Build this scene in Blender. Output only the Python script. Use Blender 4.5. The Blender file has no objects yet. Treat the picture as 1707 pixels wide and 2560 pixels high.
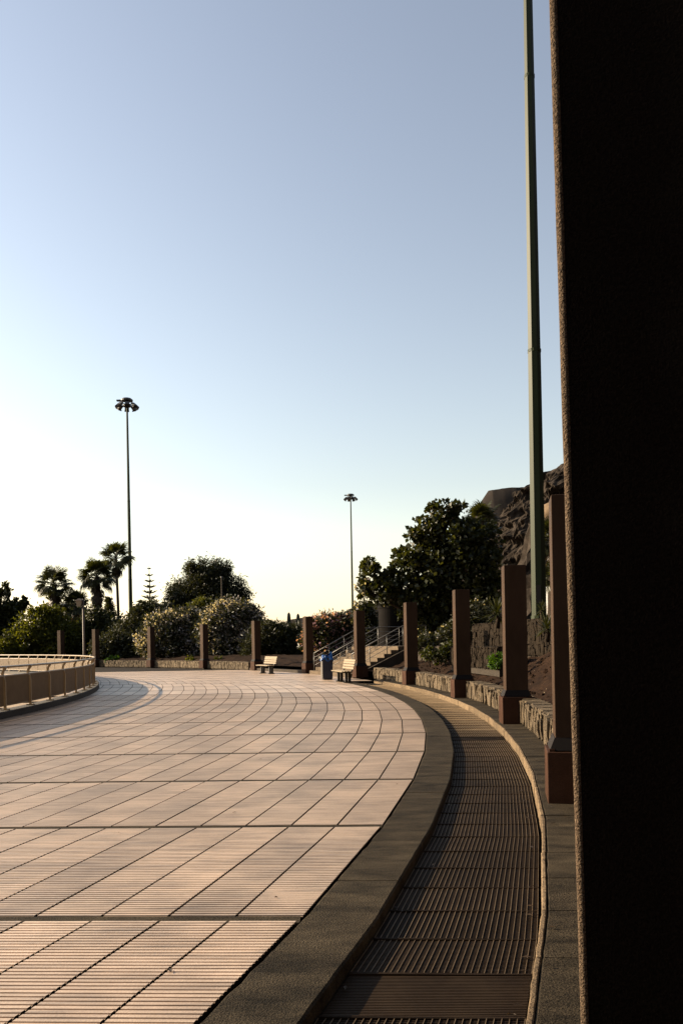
import bpy, bmesh, math, random
import numpy as np
from mathutils import Vector, Matrix, noise

random.seed(7)
RNG = np.random.default_rng(7)
SC = bpy.context.scene
COL = SC.collection
R = math.radians

# ------------------------------------------------------------------ camera
FPX, CXP, CYP, HOR, ROLL, EYE = 2048.0, 853.5, 1280.0, 325.0, 0.018, 1.6   # the photograph is 1707 x 2560
cd = bpy.data.cameras.new('camera')
cam = bpy.data.objects.new('camera', cd)
COL.objects.link(cam)
cd.sensor_fit = 'VERTICAL'
cd.sensor_height = 36.0
cd.lens = 36.0 * FPX / 2560.0
cd.shift_x = -HOR * math.sin(ROLL) / 2560.0
cd.shift_y = HOR * math.cos(ROLL) / 2560.0
cd.clip_start, cd.clip_end = 0.05, 6000.0
cam.matrix_world = (Matrix.Translation((0, 0, EYE)) @ Matrix.Rotation(R(90), 4, 'X')
                    @ Matrix.Rotation(-ROLL, 4, 'Z'))
SC.camera = cam

# ------------------------------------------------------------------ light
SUN_EL, SUN_FWD = R(23.0), R(15.5)        # low sun from the left, a little beyond the picture plane
S = Vector((-math.cos(SUN_FWD) * math.cos(SUN_EL), math.sin(SUN_FWD) * math.cos(SUN_EL), math.sin(SUN_EL)))
w = bpy.data.worlds.new('World')
SC.world = w
w.use_nodes = True
nt = w.node_tree
sky = nt.nodes.new('ShaderNodeTexSky')
sky.sky_type = 'NISHITA'
sky.sun_disc = False
sky.sun_elevation = SUN_EL
sky.sun_rotation = math.atan2(S.x, S.y)
sky.altitude = 0.0
sky.air_density = 1.45
sky.dust_density = 0.6
sky.ozone_density = 0.6
hsv = nt.nodes.new('ShaderNodeHueSaturation')       # hazy air: paler and with more contrast towards the sun, everywhere alike
hsv.inputs['Saturation'].default_value = 0.62
gam = nt.nodes.new('ShaderNodeGamma')
gam.inputs[1].default_value = 1.3
nt.links.new(sky.outputs[0], hsv.inputs['Color'])
nt.links.new(hsv.outputs[0], gam.inputs[0])
wb = nt.nodes.new('ShaderNodeMixRGB')                # white balance of the photograph
wb.blend_type = 'MULTIPLY'
wb.inputs[0].default_value = 1.0
wb.inputs[2].default_value = (1.04, 0.98, 0.985, 1)
nt.links.new(gam.outputs[0], wb.inputs[1])
nt.links.new(wb.outputs[0], nt.nodes['Background'].inputs[0])
nt.nodes['Background'].inputs[1].default_value = 0.052
sl = bpy.data.lights.new('sun', 'SUN')
sl.energy = 5.0
sl.angle = R(0.53)
sl.color = (1.0, 0.81, 0.57)
sun = bpy.data.objects.new('sun', sl)
COL.objects.link(sun)
sun.location = S * 60
sun.rotation_euler = S.to_track_quat('Z', 'Y').to_euler()
SC.view_settings.view_transform = 'Standard'
SC.view_settings.look = 'None'
SC.view_settings.exposure = 1.33
SC.view_settings.gamma = 1.0
SC.view_settings.use_curve_mapping = False
SC.cycles.max_bounces = 6
SC.cycles.transparent_max_bounces = 6
SC.cycles.use_denoising = True


# ------------------------------------------------------------------ helpers
def P(x, y, Z):
    """world point at depth Z on the line of sight of photograph pixel (x, y)"""
    dx, dy = x - CXP, y - CYP
    c, s = math.cos(ROLL), math.sin(ROLL)
    return Vector(((dx * c - dy * s) * Z / FPX, Z, EYE - (dx * s + dy * c - HOR) * Z / FPX))


def px(n, Z):
    return n * Z / FPX


C0 = Vector((-54.0, 19.0))      # centre of the round promenade
ROW0, ROWD, BAND, COLW, GAP = 4.68, 2.39, 0.118, 0.402, 0.018
R_EDGE, R_KERB, R_LIP, R_WALL, R_RAIL = 55.60, 56.02, 56.93, 57.38, 46.1


def pol(r, deg, z=0.0):
    return Vector((C0.x + r * math.cos(R(deg)), C0.y + r * math.sin(R(deg)), z))


def xarc(r, y):
    return C0.x + math.sqrt(max(0.0, r * r - (y - C0.y) ** 2))


def xring(r, y):
    """the ring is laid in straight lengths that kink at the cross bands"""
    k = math.floor((y - ROW0) / ROWD)
    y0, y1 = ROW0 + ROWD * k, ROW0 + ROWD * (k + 1)
    t = (y - y0) / ROWD
    return xarc(r, y0) * (1 - t) + xarc(r, y1) * t


class MB:
    def __init__(s):
        s.v, s.f = [], []

    def add(s, vs, fs):
        o = len(s.v)
        s.v += [tuple(v) for v in vs]
        s.f += [tuple(i + o for i in f) for f in fs]

    def box(s, c, d, rz=0.0, m=None):
        hx, hy, hz = d[0] / 2, d[1] / 2, d[2] / 2
        M = m or Matrix.Rotation(rz, 3, 'Z')
        c = Vector(c)
        vs = [c + M @ Vector((x, y, z)) for z in (-hz, hz) for x, y in ((-hx, -hy), (hx, -hy), (hx, hy), (-hx, hy))]
        s.add(vs, [(3, 2, 1, 0), (4, 5, 6, 7), (0, 1, 5, 4), (1, 2, 6, 5), (2, 3, 7, 6), (3, 0, 4, 7)])

    def frustum(s, c, d0, d1, h, rz=0.0):
        c = Vector(c)
        M = Matrix.Rotation(rz, 3, 'Z')
        vs = []
        for z, d in ((0, d0), (h, d1)):
            for x, y in ((-1, -1), (1, -1), (1, 1), (-1, 1)):
                vs.append(c + M @ Vector((x * d[0] / 2, y * d[1] / 2, z)))
        s.add(vs, [(3, 2, 1, 0), (4, 5, 6, 7), (0, 1, 5, 4), (1, 2, 6, 5), (2, 3, 7, 6), (3, 0, 4, 7)])

    def bar(s, a, b, w1, w2, up=(0, 0, 1)):
        a, b = Vector(a), Vector(b)
        d = (b - a)
        L = d.length
        d = d / L
        u = Vector(up)
        side = d.cross(u)
        if side.length < 1e-4:
            side = d.cross(Vector((1, 0, 0)))
        side.normalize()
        u = side.cross(d)
        M = Matrix((side, d, u)).transposed()
        s.box((a + b) / 2, (w1, L, w2), m=M)

    def tube(s, pts, rad, n=8, caps=True):
        pts = [Vector(p) for p in pts]
        if not hasattr(rad, '__len__'):
            rad = [rad] * len(pts)
        vs, fs = [], []
        ref = Vector((0.31, 0.95, 0.05)).normalized()
        for i, p in enumerate(pts):
            t = (pts[min(i + 1, len(pts) - 1)] - pts[max(i - 1, 0)]).normalized()
            a = t.cross(ref)
            if a.length < 0.05:
                a = t.cross(Vector((1, 0, 0)))
            a.normalize()
            b = t.cross(a)
            for k in range(n):
                q = 2 * math.pi * k / n
                vs.append(p + (a * math.cos(q) + b * math.sin(q)) * rad[i])
        for i in range(len(pts) - 1):
            for k in range(n):
                k2 = (k + 1) % n
                fs.append((i * n + k, i * n + k2, (i + 1) * n + k2, (i + 1) * n + k))
        if caps:
            fs.append(tuple(range(n - 1, -1, -1)))
            fs.append(tuple((len(pts) - 1) * n + k for k in range(n)))
        s.add(vs, fs)

    def lathe(s, prof, c=(0, 0, 0), n=20):
        s.tube([(c[0], c[1], c[2] + z) for r, z in prof], [max(r, 1e-4) for r, z in prof], n)

    def prism(s, poly, z0, z1):
        n = len(poly)
        vs = [(p[0], p[1], z0) for p in poly] + [(p[0], p[1], z1) for p in poly]
        fs = [tuple(range(n - 1, -1, -1)), tuple(range(n, 2 * n))]
        fs += [(i, (i + 1) % n, n + (i + 1) % n, n + i) for i in range(n)]
        s.add(vs, fs)

    def mesh(s, name, off=None):
        me = bpy.data.meshes.new(name)
        vs = s.v if off is None else [(x - off[0], y - off[1], z - off[2]) for x, y, z in s.v]
        me.from_pydata(vs, [], s.f)
        me.update()
        return me


def link(name, me, m, parent=None, smooth=False, bevel=0.0):
    o = bpy.data.objects.new(name, me)
    COL.objects.link(o)
    if m is not None and not me.materials:
        me.materials.append(m)
    if parent is not None:
        o.parent = parent
    if smooth:
        me.shade_smooth()
    if bevel:
        b = o.modifiers.new('b', 'BEVEL')
        b.width, b.segments, b.limit_method = bevel, 2, 'ANGLE'
    return o


def tag(o, label=None, cat=None, group=None, kind=None):
    if label:
        o['label'] = label
    if cat:
        o['category'] = cat
    if group:
        o['group'] = group
    if kind:
        o['kind'] = kind
    return o


def thing(name, label, cat, loc=(0, 0, 0), rz=0.0, group=None):
    o = bpy.data.objects.new(name, None)
    o.empty_display_size = 0.2
    COL.objects.link(o)
    o.location = loc
    o.rotation_euler = (0, 0, rz)
    return tag(o, label, cat, group)


def part(root, name, mb, m, world=False, smooth=False, bevel=0.0, kind=None):
    me = mb.mesh(name, root.location if world else None)
    return tag(link(name, me, m, root, smooth, bevel), kind=kind)


def struct(name, mb, m, smooth=False):
    return tag(link(name, mb.mesh(name), m, None, smooth), kind='structure')


def copy_thing(o, loc, rz=None):
    c = o.copy()
    COL.objects.link(c)
    c.location = loc
    if rz is not None:
        c.rotation_euler = (0, 0, rz)
    for ch in o.children:
        d = ch.copy()
        COL.objects.link(d)
        d.parent = c
        for g in ch.children:
            e = g.copy()
            COL.objects.link(e)
            e.parent = d
    return c


def np_mesh(name, V, F):
    me = bpy.data.meshes.new(name)
    n, k = F.shape
    me.vertices.add(len(V))
    me.vertices.foreach_set('co', np.ascontiguousarray(V, dtype=np.float32).ravel())
    me.loops.add(n * k)
    me.loops.foreach_set('vertex_index', np.ascontiguousarray(F, dtype=np.int32).ravel())
    me.polygons.add(n)
    me.polygons.foreach_set('loop_start', np.arange(0, n * k, k, dtype=np.int32))
    me.polygons.foreach_set('loop_total', np.full(n, k, dtype=np.int32))
    me.update(calc_edges=True)
    return me


# ------------------------------------------------------------------ materials
def mat(name, c1, c2=None, scale=4.0, rough=0.8, bump=0.0, bscale=60.0, metal=0.0, stretch=(1, 1, 1), fine=0.0,
        world=False, rand=0.0, spec=0.5, detail=5.0, streak=0.0, blot=0.0):
    m = bpy.data.materials.new(name)
    m.use_nodes = True
    n, l = m.node_tree.nodes, m.node_tree.links
    b = n['Principled BSDF']
    b.inputs['Roughness'].default_value = rough
    b.inputs['Metallic'].default_value = metal
    b.inputs['Specular IOR Level'].default_value = spec
    if world:
        co = n.new('ShaderNodeNewGeometry').outputs['Position']
    else:
        co = n.new('ShaderNodeTexCoord').outputs['Object']
    mp = n.new('ShaderNodeMapping')
    mp.inputs['Scale'].default_value = stretch
    l.new(co, mp.inputs['Vector'])
    col = None
    c2 = c2 or tuple(x * 0.7 for x in c1)
    nz = n.new('ShaderNodeTexNoise')
    nz.inputs['Scale'].default_value = scale
    nz.inputs['Detail'].default_value = detail
    nz.inputs['Roughness'].default_value = 0.68
    l.new(mp.outputs[0], nz.inputs['Vector'])
    rp = n.new('ShaderNodeValToRGB')
    rp.color_ramp.elements[0].position = 0.32
    rp.color_ramp.elements[1].position = 0.68
    rp.color_ramp.elements[0].color = (*c2, 1)
    rp.color_ramp.elements[1].color = (*c1, 1)
    l.new(nz.outputs[0], rp.inputs[0])
    col = rp.outputs[0]
    if fine:
        n2 = n.new('ShaderNodeTexNoise')
        n2.inputs['Scale'].default_value = bscale
        n2.inputs['Detail'].default_value = 3
        l.new(co, n2.inputs['Vector'])
        mr = n.new('ShaderNodeMapRange')
        mr.inputs[1].default_value, mr.inputs[2].default_value = 0.3, 0.7
        mr.inputs[3].default_value, mr.inputs[4].default_value = 1 - fine, 1 + fine
        l.new(n2.outputs[0], mr.inputs[0])
        mx = n.new('ShaderNodeVectorMath')
        mx.operation = 'SCALE'
        l.new(col, mx.inputs[0])
        l.new(mr.outputs[0], mx.inputs['Scale'])
        col = mx.outputs[0]
    if blot:
        n5 = n.new('ShaderNodeTexNoise')
        n5.inputs['Scale'].default_value = 0.9
        n5.inputs['Detail'].default_value = 7
        n5.inputs['Roughness'].default_value = 0.7
        l.new(co, n5.inputs['Vector'])
        mr = n.new('ShaderNodeMapRange')
        mr.inputs[1].default_value, mr.inputs[2].default_value = 0.36, 0.58
        mr.inputs[3].default_value, mr.inputs[4].default_value = 1 - 2 * blot, 1 + blot * .5
        l.new(n5.outputs[0], mr.inputs[0])
        mx = n.new('ShaderNodeVectorMath')
        mx.operation = 'SCALE'
        l.new(col, mx.inputs[0])
        l.new(mr.outputs[0], mx.inputs['Scale'])
        col = mx.outputs[0]
    if streak:
        ms = n.new('ShaderNodeMapping')
        ms.inputs['Scale'].default_value = (1.6, 24.0, 1.0)
        ms.inputs['Rotation'].default_value = (0, 0, 0.05)
        l.new(co, ms.inputs['Vector'])
        n4 = n.new('ShaderNodeTexNoise')
        n4.inputs['Scale'].default_value = 1.0
        n4.inputs['Detail'].default_value = 4
        l.new(ms.outputs[0], n4.inputs['Vector'])
        mr = n.new('ShaderNodeMapRange')
        mr.inputs[1].default_value, mr.inputs[2].default_value = 0.28, 0.55
        mr.inputs[3].default_value, mr.inputs[4].default_value = 1 - 2 * streak, 1 + streak * .4
        l.new(n4.outputs[0], mr.inputs[0])
        mx = n.new('ShaderNodeVectorMath')
        mx.operation = 'SCALE'
        l.new(col, mx.inputs[0])
        l.new(mr.outputs[0], mx.inputs['Scale'])
        col = mx.outputs[0]
    if rand:
        oi = n.new('ShaderNodeObjectInfo')
        mr = n.new('ShaderNodeMapRange')
        mr.inputs[3].default_value, mr.inputs[4].default_value = 1 - rand, 1 + rand
        l.new(oi.outputs['Random'], mr.inputs[0])
        mx = n.new('ShaderNodeVectorMath')
        mx.operation = 'SCALE'
        l.new(col, mx.inputs[0])
        l.new(mr.outputs[0], mx.inputs['Scale'])
        col = mx.outputs[0]
    l.new(col, b.inputs['Base Color'])
    if bump:
        n3 = n.new('ShaderNodeTexNoise')
        n3.inputs['Scale'].default_value = bscale
        n3.inputs['Detail'].default_value = 4
        l.new(co, n3.inputs['Vector'])
        bp = n.new('ShaderNodeBump')
        bp.inputs['Strength'].default_value = bump
        bp.inputs['Distance'].default_value = 0.02
        l.new(n3.outputs[0], bp.inputs['Height'])
        l.new(bp.outputs[0], b.inputs['Normal'])
    return m


def leafmat(name, c1, c2, transl=0.35, rough=0.5):
    m = bpy.data.materials.new(name)
    m.use_nodes = True
    n, l = m.node_tree.nodes, m.node_tree.links
    b = n['Principled BSDF']
    b.inputs['Roughness'].default_value = rough
    b.inputs['Specular IOR Level'].default_value = 0.35
    g = n.new('ShaderNodeNewGeometry')
    rp = n.new('ShaderNodeValToRGB')
    rp.color_ramp.elements[0].color = (*c1, 1)
    rp.color_ramp.elements[1].color = (*c2, 1)
    l.new(g.outputs['Random Per Island'], rp.inputs[0])
    l.new(rp.outputs[0], b.inputs['Base Color'])
    t = n.new('ShaderNodeBsdfTranslucent')
    mx = n.new('ShaderNodeMixRGB')
    mx.blend_type = 'MULTIPLY'
    mx.inputs[0].default_value = 1.0
    mx.inputs[2].default_value = (1.5, 1.35, 0.5, 1)
    l.new(rp.outputs[0], mx.inputs[1])
    l.new(mx.outputs[0], t.inputs[0])
    ms = n.new('ShaderNodeMixShader')
    ms.inputs[0].default_value = transl
    l.new(b.outputs[0], ms.inputs[1])
    l.new(t.outputs[0], ms.inputs[2])
    l.new(ms.outputs[0], n['Material Output'].inputs[0])
    return m


M = {}
M['paving'] = mat('paving', (0.480, 0.357, 0.256), (0.350, 0.254, 0.176), 2.2, 0.40, 0.12, 90, stretch=(0.35, 1.8, 1), fine=0.08,
                  world=True, rand=0.13, spec=0.5, streak=0.18, blot=0.13)
M['aggregate'] = mat('aggregate', (0.054, 0.0415, 0.026), (0.0115, 0.0088, 0.0055), 3.0, 0.85, 0.6, 110, stretch=(0.6, 1.6, 1), fine=0.7,
                     world=True, rand=0.12, spec=0.08)
M['bedding'] = mat('bedding', (0.014, 0.010, 0.007), None, 8, 0.9, world=True, spec=0.1)
M['lipstone'] = mat('lipstone', (0.20, 0.140, 0.080), (0.075, 0.053, 0.032), 14.0, 0.85, 0.6, 90, fine=0.35, world=True, rand=0.25, spec=0.15)
M['steel'] = mat('steel', (0.165, 0.118, 0.070), (0.095, 0.066, 0.039), 4, 0.5, world=True, rand=0.15, spec=0.15)
M['iron'] = mat('iron', (0.034, 0.0225, 0.0135), (0.017, 0.011, 0.007), 1.8, 0.6, world=True, rand=0.3, spec=0.05)
M['void'] = mat('void', (0.006, 0.005, 0.004), None, 6, 0.9, world=True, spec=0.1)
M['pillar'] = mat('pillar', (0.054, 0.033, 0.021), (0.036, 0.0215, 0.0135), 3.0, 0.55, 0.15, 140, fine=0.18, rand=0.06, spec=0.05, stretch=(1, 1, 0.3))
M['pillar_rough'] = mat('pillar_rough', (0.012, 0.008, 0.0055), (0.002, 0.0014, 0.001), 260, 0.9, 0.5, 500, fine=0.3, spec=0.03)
M['lit_edge'] = mat('lit_edge', (0.15, 0.104, 0.066), (0.028, 0.019, 0.0125), 320, 0.85, 0.6, 500, fine=0.4, spec=0.1)  # pale grain: sunlight on the shaft corner is put into the colour
M['plinth'] = mat('plinth', (0.058, 0.029, 0.018), (0.037, 0.018, 0.011), 3.0, 0.6, 0.2, 120, fine=0.18, rand=0.08, spec=0.05)
M['collar'] = mat('collar', (0.009, 0.006, 0.005), None, 3, 0.8, spec=0.2)
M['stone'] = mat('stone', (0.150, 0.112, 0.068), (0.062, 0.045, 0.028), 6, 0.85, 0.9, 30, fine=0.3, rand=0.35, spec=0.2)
M['stone_shaded'] = mat('stone_shaded', (0.030, 0.022, 0.0145), (0.011, 0.008, 0.0055), 6, 0.9, 0.9, 30, fine=0.3, rand=0.35, spec=0.05)  # same stone, with the shade of the trees put into a darker colour
M['mortar'] = mat('mortar', (0.045, 0.035, 0.025), (0.022, 0.017, 0.012), 5, 0.9, 0.8, 25, fine=0.3, world=True, spec=0.2)
M['soil'] = mat('soil', (0.027, 0.0145, 0.0080), (0.008, 0.0045, 0.0028), 1.9, 0.95, 1.0, 18, fine=0.55, world=True, spec=0.05)
M['sand'] = mat('sand', (0.10, 0.072, 0.048), (0.06, 0.044, 0.03), 0.4, 0.95, world=True, spec=0.1)
M['seawalk'] = mat('seawalk', (0.36, 0.27, 0.18), (0.27, 0.20, 0.135), 1.5, 0.85, world=True, spec=0.2)
M['mast'] = mat('mast', (0.026, 0.035, 0.016), (0.019, 0.028, 0.012), 1.2, 0.5, spec=0.15, stretch=(1, 1, 0.2))
M['darkmetal'] = mat('darkmetal', (0.02, 0.017, 0.013), None, 3, 0.5)
M['glasslens'] = mat('glasslens', (0.25, 0.25, 0.24), None, 3, 0.15)
M['railpaint'] = mat('railpaint', (0.31, 0.225, 0.12), (0.24, 0.17, 0.09), 3, 0.35, spec=0.6)
M['picket'] = mat('picket', (0.155, 0.108, 0.062), (0.115, 0.08, 0.047), 4, 0.55, spec=0.3)
M['railkerb'] = mat('railkerb', (0.045, 0.036, 0.026), None, 4, 0.8, 0.4, 60, fine=0.25)
M['concrete'] = mat('concrete', (0.055, 0.042, 0.030), (0.032, 0.024, 0.017), 1.6, 0.85, 0.4, 50, fine=0.2, spec=0.2)
M['steptop'] = mat('steptop', (0.125, 0.090, 0.056), (0.075, 0.054, 0.034), 4, 0.85, 0.4, 50, fine=0.25, spec=0.2)
M['drum'] = mat('drum', (0.010, 0.0085, 0.0075), None, 2, 0.8, spec=0.03)
M['galv'] = mat('galv', (0.16, 0.15, 0.135), None, 5, 0.4, metal=0.3)
M['binblue'] = mat('binblue', (0.008, 0.018, 0.045), (0.006, 0.013, 0.032), 3, 0.4)
M['bagblue'] = mat('bagblue', (0.004, 0.085, 0.30), (0.003, 0.06, 0.22), 6, 0.3)
M['slatpaint'] = mat('slatpaint', (0.27, 0.215, 0.145), (0.20, 0.155, 0.10), 5, 0.6, stretch=(0.2, 3, 3), spec=0.2)
M['castiron'] = mat('castiron', (0.008, 0.007, 0.006), None, 6, 0.5)
M['bark'] = mat('bark', (0.05, 0.037, 0.025), (0.02, 0.015, 0.011), 6, 0.95, 0.8, 20, stretch=(1, 1, 0.3), spec=0.1)
M['palmbark'] = mat('palmbark', (0.04, 0.030, 0.020), (0.018, 0.013, 0.01), 5, 0.95, 0.8, 14, stretch=(1, 1, 4), spec=0.1)
M['leaf_dark'] = leafmat('leaf_dark', (0.010, 0.015, 0.004), (0.046, 0.050, 0.013), 0.35)
M['leaf_mid'] = leafmat('leaf_mid', (0.018, 0.026, 0.006), (0.05, 0.056, 0.012), 0.35)
M['leaf_yellow'] = leafmat('leaf_yellow', (0.034, 0.044, 0.006), (0.085, 0.090, 0.014), 0.55)
M['leaf_bright'] = leafmat('leaf_bright', (0.022, 0.060, 0.005), (0.055, 0.11, 0.012), 0.4)
M['leaf_ole'] = leafmat('leaf_ole', (0.014, 0.018, 0.007), (0.042, 0.044, 0.018), 0.25)
M['leaf_pepper'] = leafmat('leaf_pepper', (0.011, 0.014, 0.004), (0.030, 0.032, 0.009), 0.30)
M['palm_green'] = leafmat('palm_green', (0.016, 0.021, 0.006), (0.040, 0.044, 0.013), 0.35)
M['palm_dead'] = leafmat('palm_dead', (0.024, 0.015, 0.008), (0.058, 0.037, 0.019), 0.30)
M['flower_white'] = leafmat('flower_white', (0.28, 0.245, 0.25), (0.54, 0.49, 0.50), 0.4)
M['flower_pink'] = leafmat('flower_pink', (0.36, 0.17, 0.20), (0.55, 0.34, 0.36), 0.4)
M['cactus'] = mat('cactus', (0.03, 0.036, 0.016), None, 3, 0.7)
M['rock'] = mat('rock', (0.056, 0.044, 0.034), (0.012, 0.0095, 0.0075), 0.55, 0.95, 1.0, 1.6, fine=0.4, world=True, detail=11, spec=0.05)
M['rock_far'] = mat('rock_far', (0.030, 0.025, 0.022), (0.019, 0.016, 0.014), 0.03, 0.95, 0.8, 0.08, world=True, spec=0.03, detail=10)
M['boulder'] = mat('boulder', (0.20, 0.140, 0.088), (0.14, 0.098, 0.06), 1.2, 0.9, 0.5, 8, spec=0.1)
M['vanwhite'] = mat('vanwhite', (0.36, 0.35, 0.33), (0.32, 0.31, 0.29), 2, 0.25)
M['glass'] = mat('glass', (0.02, 0.025, 0.03), None, 2, 0.08)
M['rubber'] = mat('rubber', (0.015, 0.015, 0.015), None, 5, 0.8)
M['lampbrown'] = mat('lampbrown', (0.07, 0.043, 0.024), None, 5, 0.6)
M['lampglass'] = mat('lampglass', (0.20, 0.175, 0.14), None, 5, 0.3)

# ------------------------------------------------------------------ ground and plaza
mb = MB()
n = 40
mb.add([(2500 * math.cos(2 * math.pi * k / n), 2500 * math.sin(2 * math.pi * k / n), -0.32) for k in range(n)], [tuple(range(n))])
struct('ground', mb, M['sand'])

mb = MB()
A0, A1, NA = -26, 92, 118
vs, fs = [], []
for k in range(NA + 1):
    a = A0 + (A1 - A0) * k / NA
    vs += [pol(43.0, a, -0.045), pol(R_EDGE if a < 15 else 57.0, a, -0.045), pol(43.0, a, -0.30)]
for k in range(NA):
    i, j = 3 * k, 3 * k + 3
    fs += [(i, i + 1, j + 1, j), (i + 2, i, j, j + 2)]
mb.add(vs, fs)
plaza = struct('plaza', mb, M['bedding'])

# the sunlit walk on the sea side, below the railing
mb = MB()
vs = [pol(r, a, -0.035) for a in range(-26, 93) for r in (30.0, 45.85)]
mb.add(vs, [(2 * i, 2 * i + 1, 2 * i + 3, 2 * i + 2) for i in range(118)])
struct('sea_walk', mb, M['seawalk'])

SH = -0.05                      # the cross bands lie almost square to the camera


def yline(y0, x):
    return y0 + SH * (x - 1.0)


def rib_mesh(name, xl0, xl1, ylen, wid, ribs):
    """parallelogram slab: near-left corner at origin, left edge runs to (xl1-xl0, ylen); ribbed across"""
    prof = []
    if ribs:
        nr = int(ylen / 0.0405)
        p = ylen / nr
        for i in range(nr):
            prof += [(i * p + 0.000, -0.006), (i * p + 0.0105, -0.006), (i * p + 0.0125, 0.0), (i * p + p - 0.002, 0.0)]
        prof += [(ylen, -0.006)]
    else:
        prof = [(0, 0), (ylen, 0)]
    k = (xl1 - xl0) / ylen
    vs, fs = [], []
    for y, z in prof:
        x = k * y
        vs += [(x, y, -0.03), (x, y, z), (x + wid, y + SH * wid, z), (x + wid, y + SH * wid, -0.03)]
    for i in range(len(prof) - 1):
        a, b = 4 * i, 4 * i + 4
        fs += [(a + 1, a + 2, b + 2, b + 1), (a, a + 1, b + 1, b), (a + 2, a + 3, b + 3, b + 2)]
    e = 4 * (len(prof) - 1)
    fs += [(0, 3, 2, 1), (e, e + 1, e + 2, e + 3)]
    me = bpy.data.meshes.new(name)
    me.from_pydata(vs, [], fs)
    me.update()
    me.materials.append(M['paving'])
    me.materials.append(M['bedding'])                # joints are packed with dark dirt
    me.polygons.foreach_set('material_index', [0 if (i % 3 == 0 and i < 3 * (len(prof) - 1)) else 1 for i in range(len(fs))])
    return me


rows = []
for k in range(-1, 19):
    yb0 = ROW0 + ROWD * k + BAND / 2
    yb1 = ROW0 + ROWD * (k + 1) - BAND / 2
    rows.append((k, yb0, yb1))
cnt = 0
far = MB()
far_i = []
slabs = []
for k, y0, y1 in rows:
    xe0, xe1 = xring(R_EDGE, y0), xring(R_EDGE, y1)
    if y1 > 34:
        xe0, xe1 = xring(57.0, y0), xring(57.0, y1)
    ribs = y0 < 24
    me = rib_mesh('paving_slab', xe0, xe1, y1 - y0, COLW - GAP, ribs)
    for c in range(1, 70):
        xs = xe0 - c * COLW + GAP / 2
        xm = (xe0 + xe1) / 2 - (c - 0.5) * COLW
        ym = yline((y0 + y1) / 2, xm)
        if (xm - C0.x) ** 2 + (ym - C0.y) ** 2 < 45.2 ** 2 or (xm < -34):
            continue
        u = xm * FPX / ym
        if u < -853 - 1.3 * FPX / ym:
            continue
        slabs.append((ym, k, me, xs, y0))
slabs.sort(key=lambda t: t[0])
for i, (ym, k, me, xs, y0) in enumerate(slabs):
    if i < 300:
        o = bpy.data.objects.new('paving_slab', me)
        COL.objects.link(o)
        o.parent = plaza
        o.location = (xs, yline(y0, xs), random.uniform(-0.0012, 0.0012))
    else:
        oz = random.uniform(-0.001, 0.001)
        far_i += [p.material_index for p in me.polygons]
        far.add([(v.co.x + xs, v.co.y + yline(y0, xs), v.co.z + oz) for v in me.vertices], [tuple(p.vertices) for p in me.polygons])
o = tag(link('paving_slab_field', far.mesh('paving_slab_field'), M['paving'], plaza), kind='stuff')
o.data.materials.append(M['bedding'])
o.data.polygons.foreach_set('material_index', far_i)
# cross bands of dark aggregate concrete
for k in range(0, 20):
    yc = ROW0 + ROWD * k
    xr = xring(R_EDGE if yc < 33 else 57.0, yc) - 0.006
    mb = MB()
    xl = -9.5 if yc < 30 else -32.0
    if yc < 20:
        xl = max(xl, -0.52 * yc - 2)
    seg = 2.4
    x = xr
    while x > xl:
        x2 = max(x - seg, xl - 0.5)
        mb.add([(x2 + .004, yline(yc, x2) - BAND / 2 + .006, -0.03), (x, yline(yc, x) - BAND / 2 + .006, -0.03), (x, yline(yc, x) + BAND / 2 - .006, -0.03), (x2 + .004, yline(yc, x2) + BAND / 2 - .006, -0.03),
                (x2 + .004, yline(yc, x2) - BAND / 2 + .006, -0.002), (x, yline(yc, x) - BAND / 2 + .006, -0.002), (x, yline(yc, x) + BAND / 2 - .006, -0.002), (x2 + .004, yline(yc, x2) + BAND / 2 - .006, -0.002)],
               [(4, 5, 6, 7), (0, 1, 5, 4), (1, 2, 6, 5), (2, 3, 7, 6), (3, 0, 4, 7)])
        x = x2
    link('cross_band', mb.mesh('cross_band'), M['aggregate'], plaza)


# kerb between paving and channel, in cast lengths
def kerb_piece(y0, y1, ra, rb, ztop, zbot, lipa=0.0, lipb=0.0, jit=0.0, ns=8, cham=0.012, xb=None):
    """a kerb length between rings ra and rb; joints lie along the bands; jit roughens edge a"""
    vs, fs = [], []
    for i in range(ns + 1):
        y = y0 + (y1 - y0) * i / ns
        xa, xc = xring(ra, y), xring(rb, y)
        ja = random.uniform(-jit, jit)
        jb = random.uniform(-jit, jit) * 0.6
        ya, yc = yline(y, xa), yline(y, xc)
        vs += [(xa + ja * .5, ya, zbot), (xa + ja, ya, ztop - cham * random.uniform(.6, 1.6)), (xa + cham * random.uniform(.7, 1.6) + ja, ya, ztop),
               (xc - cham + jb, yc, ztop), (xc + jb, yc, ztop - cham), (xc + jb * .5, yc, zbot)]
    for i in range(ns):
        a, b = 6 * i, 6 * i + 6
        fs += [(a + j, a + j + 1, b + j + 1, b + j) for j in range(5)]
    fs += [tuple(range(5, -1, -1)), tuple(6 * ns + j for j in range(6))]
    m_ = MB()
    m_.add(vs, fs)
    return m_


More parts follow.
